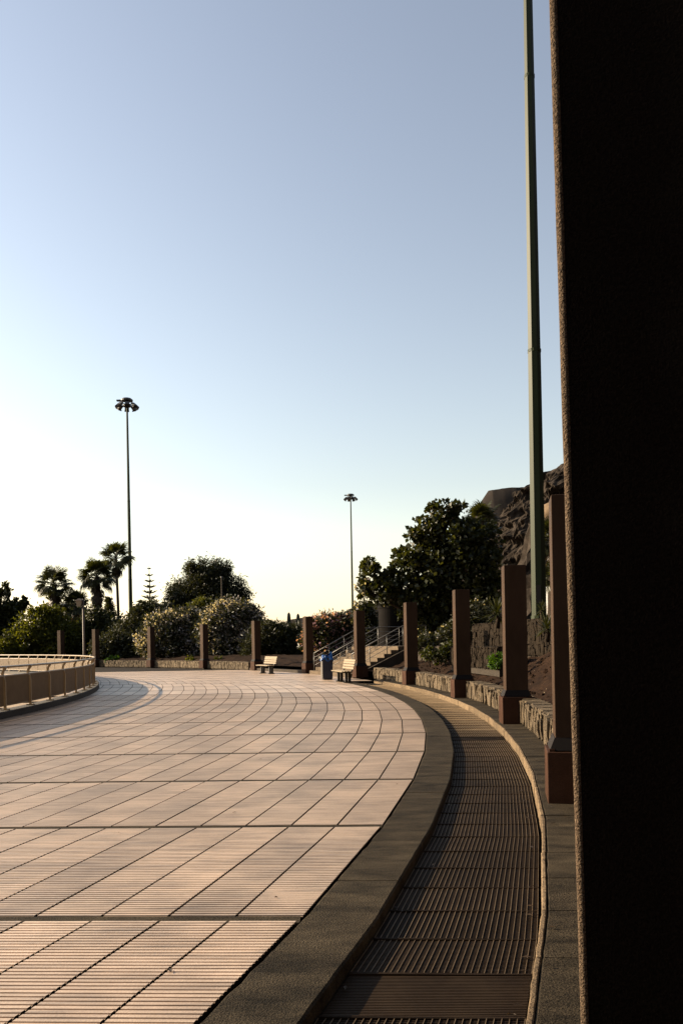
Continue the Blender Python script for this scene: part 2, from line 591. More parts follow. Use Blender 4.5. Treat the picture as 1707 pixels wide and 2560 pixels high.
YK_END = 33.0
mb = MB()
mb.add([(xring(R_EDGE, y) + .02, yline(y, xring(R_EDGE, y)), -0.17) if s == 0 else (xring(R_LIP, y) + .3, yline(y, xring(R_LIP, y)), -0.17) for y in np.arange(0.0, 34.1, 1.0) for s in (0, 1)],
       [(2 * i, 2 * i + 1, 2 * i + 3, 2 * i + 2) for i in range(34)])
channel = struct('drain_channel', mb, M['void'])
y = 0.6
kerb = struct('kerb', kerb_piece(y, 1.0, R_EDGE + .008, R_KERB, 0.0, -0.17), M['aggregate'])
y = 1.006
while y < YK_END:
    L = random.uniform(0.9, 1.35)
    y2 = min(y + L, YK_END)
    o = link('kerb_stone', kerb_piece(y, y2 - 0.006, R_EDGE + .008, R_KERB, random.uniform(-.002, .002), -0.17, jit=0.003, ns=8).mesh('kerb_stone'), M['aggregate'], kerb)
    y = y2
outer_kerb = struct('outer_kerb', kerb_piece(0.6, 1.0, R_LIP, R_WALL + .25, 0.045, -0.17), M['aggregate'])
y = 1.006
while y < YK_END:
    L = random.uniform(0.55, 0.85)
    y2 = min(y + L, YK_END)
    dr = random.uniform(-.004, .004)
    zt = 0.045 + random.uniform(-.004, .004)
    root_ = kerb_piece(y, y2 - 0.007, R_LIP + .035 + dr, R_WALL + .25, zt, -0.17, jit=0.003, ns=6, cham=.008)
    o = link('kerb_slab', root_.mesh('kerb_slab'), M['aggregate'], outer_kerb)
    e = kerb_piece(y, y2 - 0.007, R_LIP + dr, R_LIP + .029 + dr, zt + .003, -0.17, jit=0.0035, ns=10, cham=.006)
    link('lip_stone', e.mesh('lip_stone'), M['lipstone'], outer_kerb)
    y = y2

# grating panels in the channel
GZ = -0.075


def grating(y0, y1, near, plain):
    base, bars = MB(), []
    xa0, xa1 = xring(R_KERB, y0) + .012, xring(R_KERB, y1) + .012
    xb0, xb1 = xring(R_LIP, y0) - .025, xring(R_LIP, y1) - .025

    def q(s, t):
        x = (xa0 + (xa1 - xa0) * t) * (1 - s) + (xb0 + (xb1 - xb0) * t) * s
        return Vector((x, yline(y0 + (y1 - y0) * t, x), GZ))
    nl = 27
    bb = MB()
    if not plain:
        for i in range(nl + 1):
            s = i / nl
            bb.bar(q(s, 0) - Vector((0, 0, .006)), q(s, 1) - Vector((0, 0, .006)), 0.0028, 0.017)
    if near:
        nc = 28
        for i in range(1, nc):
            t = i / nc
            base.bar(q(0, t) - Vector((0, 0, .0105)), q(1, t) - Vector((0, 0, .0105)), 0.0085, 0.016)
    base.bar(q(0, 0) + Vector((0, 0.002, -.001)), q(1, 0) + Vector((0, 0.002, -.008)), 0.005, 0.018)
    base.bar(q(0, 1) - Vector((0, 0.002, .001)), q(1, 1) - Vector((0, 0.002, .008)), 0.005, 0.018)
    dz = Vector((0, 0, 0.010))
    base.add([q(0, 0) - dz, q(1, 0) - dz, q(1, 1) - dz, q(0, 1) - dz], [(0, 1, 2, 3)])
    return base, bb


y, i = 1.20, 0
while y < YK_END - .3:
    plain = abs(y - 3.60) < .2 or abs(y - 13.8) < .2
    gb, gl = grating(y + .004, y + .476, y < 15, plain)
    o = link('grating_panel', gb.mesh('grating_panel'), M['iron'], channel)
    if gl.v:
        tag(link('bearing_bars', gl.mesh('bearing_bars'), M['steel'], o), kind='stuff')
    y += 0.48

# ------------------------------------------------------------------ planting beds (soil banks) and terrace
def top_h(a):
    def sm(x, a0, a1):
        t = min(1, max(0, (x - a0) / (a1 - a0)))
        return t * t * (3 - 2 * t)
    return 2.05 - 0.75 * sm(a, 11, 16) - 0.55 * sm(a, 24, 30)


def bank_h(r, a):
    t = min(1, max(0, (r - 57.7) / (3.1 + 1.5 * min(1, max(0, (a - 1.5) / 3.0)))))
    lo = 0.30
    return lo + (top_h(a) - lo) * (t * t * (3 - 2 * t))


vs, fs = [], []
rs = [57.62 + 0.16 * i for i in range(32)] + [63.5, 66, 70, 78, 90, 115, 150]
ang = [-40 + 0.4 * i for i in range(340)]
for a in ang:
    for j, r in enumerate(rs):
        stair = 17.9 < a < 24.2 and r < 60.6
        h = bank_h(r, a)
        nz = (0.06 * math.sin(a * 13 + r * 5.1) * math.sin(r * 9.7 - a * 4) + random.uniform(-.035, .035)) if 57.8 < r < 63 else 0
        p = pol(r, a, h + nz if not stair else -0.2)
        vs.append(p)
nr_ = len(rs)
for i in range(len(ang) - 1):
    for j in range(nr_ - 1):
        a = i * nr_ + j
        fs.append((a, a + 1, a + nr_ + 1, a + nr_))
mb = MB()
mb.add(vs, fs)
bed = struct('planting_bed', mb, M['soil'], True)
# scattered clods and pale chips on the bank
m_ = MB()
for i in range(1500):
    a, r = random.uniform(-14, 16), random.uniform(57.8, 61.5)
    p = pol(r, a, bank_h(r, a) + .01)
    d = random.uniform(.012, .05)
    m_.frustum(p, (d * 2, d * random.uniform(1, 2)), (d, d * .7), d, random.uniform(0, 3))
tag(link('soil_clods', m_.mesh('soil_clods'), M['soil'], bed), kind='stuff')
m_ = MB()
for i in range(220):
    a, r = random.uniform(-14, 16), random.uniform(57.8, 61.5)
    p = pol(r, a, bank_h(r, a) + .015)
    d = random.uniform(.008, .022)
    m_.frustum(p, (d * 2, d * random.uniform(1, 2)), (d, d * .7), d, random.uniform(0, 3))
tag(link('pale_stone_chips', m_.mesh('pale_stone_chips'), M['stone'], bed), kind='stuff')

# ------------------------------------------------------------------ cliffs, mesa and far hills
def noise2(x, y, s=0):
    return (math.sin(x * 1.0 + 1.7 * math.sin(y * .73 + s)) + math.sin(y * 1.31 + 2.1 * math.sin(x * .57 + s * 2)) * .8
            + .5 * math.sin(x * 2.9 + y * 2.3 + s) + .28 * math.sin(x * 6.1 - y * 5.3 + s * 3) + .18 * math.sin(x * 12.7 + y * 9.1)) / 2.2


path = [(10, 138, 8), (13.5, 120, 12), (15.5, 108, 15.5), (18, 101, 18), (21.5, 97, 20.5), (27, 92, 24), (36, 84, 30), (46, 66, 36), (50, 40, 42), (46, 8, 46), (36, -16, 48),
        (14, -28, 48), (-14, -33, 46), (-45, -34, 40), (-75, -30, 30)]  # stretch behind the camera is unseen, added close and high to block sky light
vs, fs = [], []
NU, NV = 420, 60
seglen = [0]
for a, b in zip(path, path[1:]):
    seglen.append(seglen[-1] + math.hypot(b[0] - a[0], b[1] - a[1]))
us = []
for i in range(NU + 1):                     # finer sampling near the part in view
    t = i / NU
    us.append(seglen[-1] * (0.26 * t / 0.7 if t < 0.7 else 0.26 + 0.74 * (t - 0.7) / 0.3))
for u in us:
    k = min(max(i for i in range(len(seglen)) if seglen[i] <= u + 1e-6), len(path) - 2)
    t = (u - seglen[k]) / (seglen[k + 1] - seglen[k])
    a, b = path[k], path[k + 1]
    x, y, hh = (a[i] + (b[i] - a[i]) * t for i in range(3))
    # smoothed outward direction, away from the plaza
    e0, e1 = path[max(k - 1, 0)], path[min(k + 2, len(path) - 1)]
    d0, d1 = Vector((b[0] - e0[0], b[1] - e0[1])).normalized(), Vector((e1[0] - a[0], e1[1] - a[1])).normalized()
    d = d0.lerp(d1, t).normalized()
    nrm = Vector((-d.y, d.x))
    hh *= 1 + .10 * noise.fractal(Vector((u * .09, 7.1, 0)), 1.0, 2.0, 5)
    for j in range(NV + 1):
        v = j / NV
        z = 1.0 + hh * v
        p3 = Vector((u * .16, z * .42, 3.3))
        rough = noise.fractal(p3, .8, 2.1, 8) * 1.7 + noise.ridged_multi_fractal(Vector((u * .33, z * .60, 9.0)), .9, 2.1, 6, 1.0, 2.0) * .75
        strata = .45 * noise.noise(Vector((u * .04, z * 1.1, 1.0)))
        bk = 5.0 + 10.0 * min(1, max(0, (u - 60) / 40))
        back = bk * (0.35 * v + 0.65 * v ** 2.2)
        off = back - rough - strata
        vs.append((x + nrm.x * off, y + nrm.y * off, z + .35 * noise.noise(Vector((u * .7, z * .7, 5))) * min(1, v * 4)))
    for j in range(5):
        v = .35 + j
        off = bk + v * 12
        vs.append((x + nrm.x * off, y + nrm.y * off, 1.0 + hh + v * 1.6 + 1.3 * noise.fractal(Vector((u * .12, v * 1.2, 2)), 1, 2, 5)))
nn = NV + 6
for i in range(len(us) - 1):
    for j in range(nn - 1):
        a = i * nn + j
        fs.append((a, a + 1, a + nn + 1, a + nn))
mb = MB()
mb.add(vs, fs)
struct('rocky_cliff_and_blocker', mb, M['rock'])


def ridge(name, sil, Z, depth, m, foot=-5, sub=10, jit=0.6):
    """a hill with the given skyline (pixels), running back from depth Z"""
    pts = []
    for (x0, y0), (x1, y1) in zip(sil, sil[1:]):
        for k in range(sub):
            t = k / sub
            pts.append((x0 + (x1 - x0) * t, y0 + (y1 - y0) * t))
    pts.append(sil[-1])
    vs, fs = [], []
    prof = [(0.0, 0.0), (0.12, 0.1), (0.25, 0.2), (0.38, 0.31), (0.50, 0.42), (0.6, 0.52), (0.70, 0.62), (0.78, 0.72), (0.82, .8), (0.86, .9), (0.90, .985), (1.0, 1.0), (1.25, .98), (1.8, .6), (2.6, 0)]
    for i, (x, y) in enumerate(pts):
        T = P(x, y, Z)
        h = T.z - foot
        for d, f in prof:
            nz = noise.fractal(Vector((T.x * .012, f * 2.2, 4.4)), 1.0, 2.0, 6)
            yy = Z - depth * (1 - d) + nz * depth * .06
            vs.append((T.x, yy, foot + h * f + (noise.fractal(Vector((T.x * .05, d * 3, 1.0)), .8, 2, 5) * jit if f > 0 else 0)))
    k = len(prof)
    for i in range(len(pts) - 1):
        for j in range(k - 1):
            a = i * k + j
            fs.append((a, a + k, a + k + 1, a + 1))
    mb = MB()
    mb.add(vs, fs)
    return struct(name, mb, m, True)


ridge('mesa', [(1050, 1440), (1110, 1390), (1150, 1330), (1196, 1266), (1212, 1240), (1220, 1228), (1262, 1223), (1280, 1222), (1315, 1222), (1340, 1212), (1500, 1190), (1750, 1170), (2100, 1250)],
      640, 160, M['rock_far'], sub=12, jit=.8)
ridge('far_hill', [(560, 1610), (640, 1580), (690, 1562), (735, 1548), (765, 1541), (790, 1546), (840, 1540), (872, 1524), (895, 1515), (930, 1512), (1000, 1500), (1100, 1480), (1250, 1450)],
      900, 150, M['rock_far'], sub=10, jit=1.2)
# sunlit rounded boulder on the slope beside the first standing pillar
bm = bmesh.new()
bmesh.ops.create_icosphere(bm, subdivisions=3, radius=1)
bp = P(1385, 1280, 58)
for v in bm.verts:
    k = 1 + .10 * noise2(v.co.x * 2.2, v.co.y * 2 + v.co.z * 2.4, 3)
    v.co = Vector((v.co.x * 1.0, v.co.y * .8, v.co.z * .75)) * k
me = bpy.data.meshes.new('boulder')
bm.to_mesh(me)
bm.free()
o = link('boulder', me, M['boulder'], None, True)
o.location = bp
tag(o, 'pale rounded boulder on the slope behind the top of the near pillar', 'boulder')
# the rock shelf that carries it
mb = MB()
mb.frustum((bp.x + .6, bp.y + .9, 1.6), (7.5, 6.5), (3.6, 2.6), bp.z - 2.2)
bmx = bmesh.new()
me = mb.mesh('rock_shelf')
bmx.from_mesh(me)
bmesh.ops.subdivide_edges(bmx, edges=bmx.edges, cuts=9, use_grid_fill=True)
for v in bmx.verts:
    v.co += Vector((noise2(v.co.z * .9, v.co.y * 1.3, 2), noise2(v.co.x, v.co.z, 3), .4 * noise2(v.co.x, v.co.y, 5))) * .6
bmx.to_mesh(me)
bmx.free()
tag(link('rock_shelf', me, M['rock'], None), kind='structure')

# ------------------------------------------------------------------ pillars
PANG = {0: -18.35, 1: -11.15, 2: -3.75, 3: 3.3, 4: 10.25, 5: 17.35, 6: 24.5, 7: 31.7, 8: 38.8, 9: 45.9, 10: 53.1, 11: 57.5}
PLAB = {0: 'rough dark pillar filling the right edge of the view, closest to the camera',
        1: 'brown square pillar half hidden behind the big foreground pillar',
        2: 'tallest fully visible brown pillar, right of the bright green shrub',
        3: 'brown pillar left of the bright green shrub, under the big leafy tree',
        4: 'brown pillar at the top of the stairs, right of the handrails',
        5: 'brown pillar rising behind the stairs and the blue litter bin',
        6: 'brown pillar at the foot of the stairs, pink blossom touching its top',
        7: 'brown pillar directly behind the farther bench',
        8: 'brown pillar between the two white flowering oleanders',
        9: 'brown pillar at the left end of the white flowering oleanders',
        10: 'brown pillar just right of the brown lamp post',
        11: 'brown pillar left of the brown lamp post, behind the railing'}
SH_W, PL_W, PL_H, P_TOP = 0.40, 0.56, 0.50, 2.93
proto = None
for k, a in PANG.items():
    rc = 57.02 + PL_W / 2 + (0.1035 if k == 0 else 0)
    loc = pol(rc, a, 0.03)
    root = thing('square_pillar', PLAB[k], 'pillar', loc, R(a), 'square pillars around the promenade')
    if k in (0, 1):
        mb = MB()
        mb.box((0, 0, (0.62 + P_TOP) / 2), (SH_W, SH_W, P_TOP - 0.62))
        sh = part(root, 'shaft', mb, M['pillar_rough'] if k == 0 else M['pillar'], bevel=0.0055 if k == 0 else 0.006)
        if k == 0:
            for sx in (-1, 1):  # pale strips painted as the sunlit edge of the near-black shaft
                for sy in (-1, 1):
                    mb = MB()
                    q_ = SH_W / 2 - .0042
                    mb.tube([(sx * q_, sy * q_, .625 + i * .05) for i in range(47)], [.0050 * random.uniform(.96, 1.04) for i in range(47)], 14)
                    part(root, 'lit_corner_strip', mb, M['lit_edge'], smooth=True)
        mb = MB()
        mb.box((0, 0, PL_H / 2), (PL_W, PL_W, PL_H))
        pl = part(root, 'plinth', mb, M['plinth'], bevel=0.008)
        mb = MB()
        mb.frustum((0, 0, PL_H + .012), (PL_W - .05, PL_W - .05), (SH_W + .012, SH_W + .012), 0.115)
        cl = part(root, 'collar', mb, M['collar'])
        for sx in (-1, 1):
            for sy in (-1, 1):
                mb = MB()
                mb.box((sx * .235, sy * .235, PL_H + .012), (.05, .05, .028))
                part(root, 'corner_pad', mb, M['plinth'])
        if k == 1:
            proto = root
        else:
            root.rotation_euler = (0, -0.0125, R(a + 2.6))      # it stands a touch out of plumb
    else:
        for ch in proto.children:
            d = ch.copy()
            COL.objects.link(d)
            d.parent = root

# ------------------------------------------------------------------ low stone walls
def stone_meshes(nv=14):
    out = []
    for i in range(nv):
        bm = bmesh.new()
        bmesh.ops.create_cube(bm, size=1)
        bmesh.ops.subdivide_edges(bm, edges=bm.edges, cuts=1, use_grid_fill=True)
        for v in bm.verts:
            v.co *= 1 - 0.10 * (abs(v.co.x) > .3) * (abs(v.co.z) > .3)
            if v.co.y < -.3:                       # face side bulges
                k = 1 - 1.3 * max(abs(v.co.x), abs(v.co.z)) ** 2
                v.co.y -= .12 * k
            v.co += Vector((random.uniform(-.09, .09), random.uniform(-.10, .10), random.uniform(-.07, .07)))
        me = bpy.data.meshes.new('stone')
        bm.to_mesh(me)
        bm.free()
        me.materials.append(M['stone'])
        out.append(me)
    return out


STONES = stone_meshes()


def stone_wall(label, a0, a1, r, z0, h, thick, single, group='low rubble stone walls', name='stone_wall', hvar=.05, sm=None):
    """a wall on ring r between two angles, its stones facing the centre"""
    loc = pol(r, (a0 + a1) / 2, z0)
    root = thing(name, label, 'stone wall', loc, 0, group)
    mb = MB()
    ns = max(3, int((a1 - a0) * 4))
    vs, fs = [], []
    for i in range(ns + 1):
        a = a0 + (a1 - a0) * i / ns
        t = random.uniform(-.012, .012)
        vs += [pol(r + .035, a, z0 - .2), pol(r + .03, a, z0 + h - .03 + t), pol(r + thick * .5, a, z0 + h + t + .01), pol(r + thick, a, z0 + h - .04 + t), pol(r + thick, a, z0 - .2)]
    for i in range(ns):
        b, c = 5 * i, 5 * i + 5
        fs += [(b + j, b + j + 1, c + j + 1, c + j) for j in range(4)]
    fs += [(0, 1, 2, 3, 4)[::-1], tuple(5 * ns + j for j in range(5))]
    mb.add(vs, fs)
    part(root, 'core', mb, M['mortar'], world=True)
    L = r * R(a1 - a0)
    s = 0.0
    joined = MB()
    while s < L - .04:
        wdt = min(random.uniform(.075, .17) * (1.0 if h < .8 else 1.3), L - s)
        z = 0.0
        hh = h + random.uniform(-hvar, hvar * .4)
        while z < hh - .03:
            st = random.uniform(.14, .42)
            if hh - z - st < .08:
                st = hh - z
            a = a0 + math.degrees((s + wdt / 2) / r)
            depth = random.uniform(.10, .16)
            p = pol(r + .04 + random.uniform(-.014, .014), a, z0 + z + st / 2) - loc
            Mx = Matrix.Translation(p) @ Matrix.Rotation(R(a) - math.pi / 2, 4, 'Z') @ Matrix.Rotation(random.uniform(-.12, .12), 4, 'Y') \
                @ Matrix.Diagonal((wdt * .96, depth, st * .97, 1))
            me = random.choice(STONES)
            if single:
                o = bpy.data.objects.new('stone', me)
                COL.objects.link(o)
                o.parent = root
                o.matrix_local = Mx
            else:
                joined.add([Mx @ v.co for v in me.vertices], [tuple(q.vertices) for q in me.polygons])
            z += st
        s += wdt
    # capping stones along the top
    s = 0.0
    while s < L - .05:
        wdt = min(random.uniform(.12, .34), L - s)
        a = a0 + math.degrees((s + wdt / 2) / r)
        p = pol(r + thick * .5, a, z0 + h - .01) - loc
        Mx = Matrix.Translation(p) @ Matrix.Rotation(R(a) - math.pi / 2, 4, 'Z') @ Matrix.Diagonal((wdt * .97, thick * random.uniform(.85, 1.0), random.uniform(.05, .09), 1))
        me = random.choice(STONES)
        if single:
            o = bpy.data.objects.new('capstone', me)
            COL.objects.link(o)
            o.parent = root
            o.matrix_local = Mx
        else:
            joined.add([Mx @ v.co for v in me.vertices], [tuple(q.vertices) for q in me.polygons])
        s += wdt
    if joined.v:
        tag(link('stone_facing', joined.mesh('stone_facing'), sm or M['stone'], root), kind='stuff')
    return root


dp = math.degrees(.31 / 57.3)
WL = {0: 'low rubble wall right beside the foreground pillar', 1: 'low rubble wall of upright stones nearest in view, right of the tall pillar',
      2: 'low rubble wall between the second and third standing pillars, below the shrub',
      3: 'low rubble wall in front of the soil bed under the leafy tree',
      4: 'short rubble wall at the right foot of the stairs'}
for k in (0, 1, 2, 3, 4):
    a0, a1 = PANG[k] + dp, PANG[k + 1] - dp
    if k == 4:
        a0, a1 = 11.0, 15.6
    stone_wall(WL[k], a0, a1, R_WALL, 0.045, 0.43, 0.34, k in (1, 2, 3))
for k, lb in ((7, 'far low rubble wall starting left of the farther bench'), (8, 'far low rubble wall below the white oleanders'),
              (9, 'far low rubble wall left of the oleanders'), (10, 'far low rubble wall behind the railing')):
    stone_wall(lb, PANG[k] + dp + (.9 if k == 7 else 0), PANG[k + 1] - dp, R_WALL, 0.0, 0.46, 0.34, False)
# plain bed edging where the rubble walls stop
mb = MB()
for a in np.arange(24.6, 32.6, .5):
    mb.box(pol(57.25, a, .06), (.22, .49, .16), R(a))
o = link('bed_edging', mb.mesh('bed_edging'), M['concrete'])
tag(o, kind='structure')
# terrace walls up the bank
stone_wall('lower terrace wall of upright stones behind the bright green shrub', 4.3, 9.6, 58.55, .72, 0.64, .35, False, 'terrace walls', sm=M['stone_shaded'])
stone_wall('upper terrace wall of tall stones under the yucca', 2.6, 10.6, 59.75, 1.1, 1.05, .4, False, 'terrace walls', sm=M['stone_shaded'])

# ------------------------------------------------------------------ stairs with handrails
stair = thing('stairs', 'concrete stairs climbing from the promenade beside the blue bin', 'stairs', pol(57.1, 21, 0))
SA0, SA1, NS, RISE, TREAD = 18.15, 23.75, 8, 0.17, 0.34
for i in range(NS):
    mb = MB()
    r0 = 57.05 + i * TREAD
    for j in range(7):
        b0, b1 = SA0 + (SA1 - SA0) * j / 7, SA0 + (SA1 - SA0) * (j + 1) / 7
        mb.prism([pol(r0, b0), pol(r0 + TREAD + .02, b0), pol(r0 + TREAD + .02, b1), pol(r0, b1)], -0.1 if i == 0 else i * RISE - .01, (i + 1) * RISE)
    part(stair, 'step', mb, M['steptop'], world=True)
mb = MB()
mb.prism([pol(57.05 + NS * TREAD, SA0 - .5), pol(61.8, SA0 - .5), pol(61.8, SA1 + .5), pol(57.05 + NS * TREAD, SA1 + .5)], 0, NS * RISE - .004)
part(stair, 'landing', mb, M['concrete'], world=True)
for aa in (SA0 - .16, SA1 + .16):
    mb = MB()
    vs = []
    for s in (-.10, .10):
        da = math.degrees(s / 57.3)
        vs += [pol(57.15, aa + da, -.1), pol(57.15, aa + da, .05), pol(57.05 + NS * TREAD, aa + da, NS * RISE - .12), pol(60.8, aa + da, NS * RISE - .12), pol(60.8, aa + da, -.1)]
    mb.add(vs, [(0, 1, 2, 3, 4)[::-1], (5, 6, 7, 8, 9), (0, 5, 6, 1), (1, 6, 7, 2), (2, 7, 8, 3), (3, 8, 9, 4)])
    part(stair, 'side_wall', mb, M['concrete'], world=True)
rl = {SA0 + .15: 'galvanised handrail on the near side of the stairs', SA1 - .15: 'galvanised handrail on the far side of the stairs',
      21.2: 'galvanised handrail up the middle of the stairs'}
for aa, lb in rl.items():
    hr = thing('handrail', lb, 'handrail', pol(57.2, aa, 0), 0, 'handrails on the stairs')
    zs = lambda r: max(0, min(NS, (r - 57.05) / TREAD)) * RISE
    rr = [57.25, 59.75, 60.9]
    for hgt, rad in ((.95, .024), (.72, .012), (.52, .012), (.32, .012)):
        mb = MB()
        mb.tube([pol(r, aa, zs(r) + hgt) for r in rr], rad, 6)
        part(hr, 'rail' if hgt < .9 else 'top_rail', mb, M['galv'], world=True, smooth=True)
    for r in (57.25, 58.1, 58.95, 59.75, 60.9):
        mb = MB()
        mb.tube([pol(r, aa, zs(r) - .03), pol(r, aa, zs(r) + .95)], .020, 6)
        part(hr, 'post', mb, M['galv'], world=True, smooth=True)
# round drum on the landing
dc = P(985, 1600, 45)
drum = thing('round_kiosk', 'dark round concrete drum standing at the head of the stairs', 'kiosk', (dc.x, dc.y, NS * RISE - .05))
mb = MB()
mb.lathe([(.84, 0), (.84, 2.15), (.80, 2.2), (.02, 2.24)], n=36)
part(drum, 'body', mb, M['drum'], smooth=False)
mb = MB()
mb.lathe([(.87, 2.1), (.87, 2.2), (.85, 2.22)], n=36)
part(drum, 'rim', mb, M['drum'])
mb = MB()
mb.prism([pol(59.9, 14.6), pol(63.5, 14.6), pol(63.5, SA0 - .52), pol(59.9, SA0 - .52)], .1, NS * RISE - .02)
o = struct('upper_landing', mb, M['concrete'])

# ------------------------------------------------------------------ railing on the sea side
rail = thing('railing', 'curved cream railing with close pickets along the sea side', 'railing', pol(R_RAIL, 10, 0))
RA0, RA1 = -8.0, 62.0
bay = 1.6
mb = MB()
vs, fs = [], []
NSR = 140
for i in range(NSR + 1):
    a = RA0 + (RA1 - RA0) * i / NSR
    vs += [pol(R_RAIL + .20, a, -.05), pol(R_RAIL + .19, a, .145), pol(R_RAIL + .17, a, .16), pol(R_RAIL - .16, a, .16), pol(R_RAIL - .18, a, -.30)]
for i in range(NSR):
    b, c = 5 * i, 5 * i + 5
    fs += [(b + j, c + j, c + j + 1, b + j + 1) for j in range(4)]
mb.add(vs, fs)
part(rail, 'kerb_base', mb, M['railkerb'], world=True)


def ringtube(r, z, rad, n=8):
    m_ = MB()
    m_.tube([pol(r, RA0 + (RA1 - RA0) * i / NSR, z) for i in range(NSR + 1)], rad, n)
    return m_


part(rail, 'top_rail', ringtube(R_RAIL + .03, 1.16, .030), M['railpaint'], world=True, smooth=True)
part(rail, 'middle_rail', ringtube(R_RAIL + .0, 0.95, .022), M['railpaint'], world=True, smooth=True)
part(rail, 'bottom_rail', ringtube(R_RAIL, 0.265, .020, 6), M['railpaint'], world=True, smooth=True)
a = RA0
nb = int(R_RAIL * R(RA1 - RA0) / bay)
for i in range(nb + 1):
    a = RA0 + (RA1 - RA0) * i / nb
    mb = MB()
    e = [(.0, .10), (.0, .80), (-.02, .90), (-.05, .97), (-.035, 1.06), (.03, 1.15)]
    for (d0, z0), (d1, z1) in zip(e, e[1:]):
        mb.bar(pol(R_RAIL + d0 + .03, a, z0), pol(R_RAIL + d1 + .03, a, z1 + .004), .055, .05, up=(math.cos(R(a)), math.sin(R(a)), 0))
    part(rail, 'post', mb, M['railpaint'], world=True)
    mb = MB()
    mb.box(pol(R_RAIL + .03, a, .175), (.16, .16, .03), R(a))
    part(rail, 'foot_plate', mb, M['railpaint'], world=True)
    if i < nb:
        b = RA0 + (RA1 - RA0) * (i + 1) / nb
        mb = MB()
        npk = 24
        for q in range(1, npk):
            aq = a + (b - a) * q / npk
            mb.box(pol(R_RAIL, aq, .605), (.034, .048, .67), R(aq))
        tag(part(rail, 'picket_panel', mb, M['picket'], world=True), kind='stuff')

# ------------------------------------------------------------------ benches, bin
def bench(label, loc, rz):
    """local x = backwards (away from the sea), y = along the bench"""
    b = thing('bench', label, 'bench', loc, rz, 'benches on the promenade')
    Lb = 1.75
    for x, z in ((-.30, .44), (-.19, .45), (-.08, .45), (.03, .44)):
        mb = MB()
        mb.box((x, 0, z), (.085, Lb, .036))
        part(b, 'seat_slat', mb, M['slatpaint'], bevel=.006)
    tilt = Matrix.Rotation(R(14), 3, 'Y')
    for z in (.56, .665, .77, .86):
        mb = MB()
        mb.box((.13 + (z - .5) * .25, 0, z), (.034, Lb, .082), m=tilt)
        part(b, 'back_slat', mb, M['slatpaint'], bevel=.006)
    for s in (-.62, .62):
        mb = MB()
        mb.bar((-.10, s, .0), (-.10, s, .40), .10, .10)
        mb.bar((.03, s, .0), (.03, s, .40), .07, .10)
        mb.bar((-.35, s, .405), (.13, s, .405), .05, .045)
        mb.bar((.11, s, .39), (.255, s, .90), .05, .045)
        mb.box((-.03, s, .02), (.36, .12, .04))
        part(b, 'leg', mb, M['castiron'])
    return b


def gpt(x, y):
    """point of the promenade floor under a photograph pixel"""
    dx, dy = x - CXP, y - CYP
    c, s = math.cos(ROLL), math.sin(ROLL)
    v = dx * s + dy * c - HOR
    Z = EYE * FPX / v
    return Vector(((dx * c - dy * s) * Z / FPX, Z, 0))


g = gpt(862, 1705)
aa = math.degrees(math.atan2(g.y - C0.y, g.x - C0.x))
bench('slatted bench beside the blue litter bin, nearer of the two', g, R(aa))
g2 = gpt(669, 1684)
aa2 = math.degrees(math.atan2(g2.y - C0.y, g2.x - C0.x))
bench('slatted bench standing alone left of the stairs, farther of the two', g2, R(aa2))
g3 = gpt(818, 1699)
bn = thing('litter_bin', 'dark blue litter bin with a bright blue bag over its rim', 'litter bin', g3, R(12))
mb = MB()
mb.frustum((0, 0, .04), (.40, .40), (.44, .44), .90)
part(bn, 'body', mb, M['binblue'], bevel=.015)
mb = MB()
mb.box((-.231, 0, .5), (.012, .40, .86))
part(bn, 'side_plate', mb, M['galv'])
mb = MB()
mb.box((0, 0, .02), (.36, .36, .04))
part(bn, 'base', mb, M['castiron'])
bm = bmesh.new()
bmesh.ops.create_cone(bm, segments=26, radius1=.30, radius2=.20, depth=.20, cap_ends=False)
bmesh.ops.subdivide_edges(bm, edges=bm.edges, cuts=3, use_grid_fill=True)
for v in bm.verts:
    q = math.atan2(v.co.y, v.co.x)
    sq = 1 / max(abs(math.cos(q)), abs(math.sin(q))) * .86
    k = 1 + .10 * math.sin(q * 9 + v.co.z * 20) + random.uniform(-.05, .05)
    v.co.x *= sq * k
    v.co.y *= sq * k
    v.co.z += .92 + .05 * math.sin(q * 5) + (.14 if v.co.x > .12 and v.co.z > .02 else 0)
me = bpy.data.meshes.new('bag')
bm.to_mesh(me)
bm.free()
link('bag', me, M['bagblue'], bn)

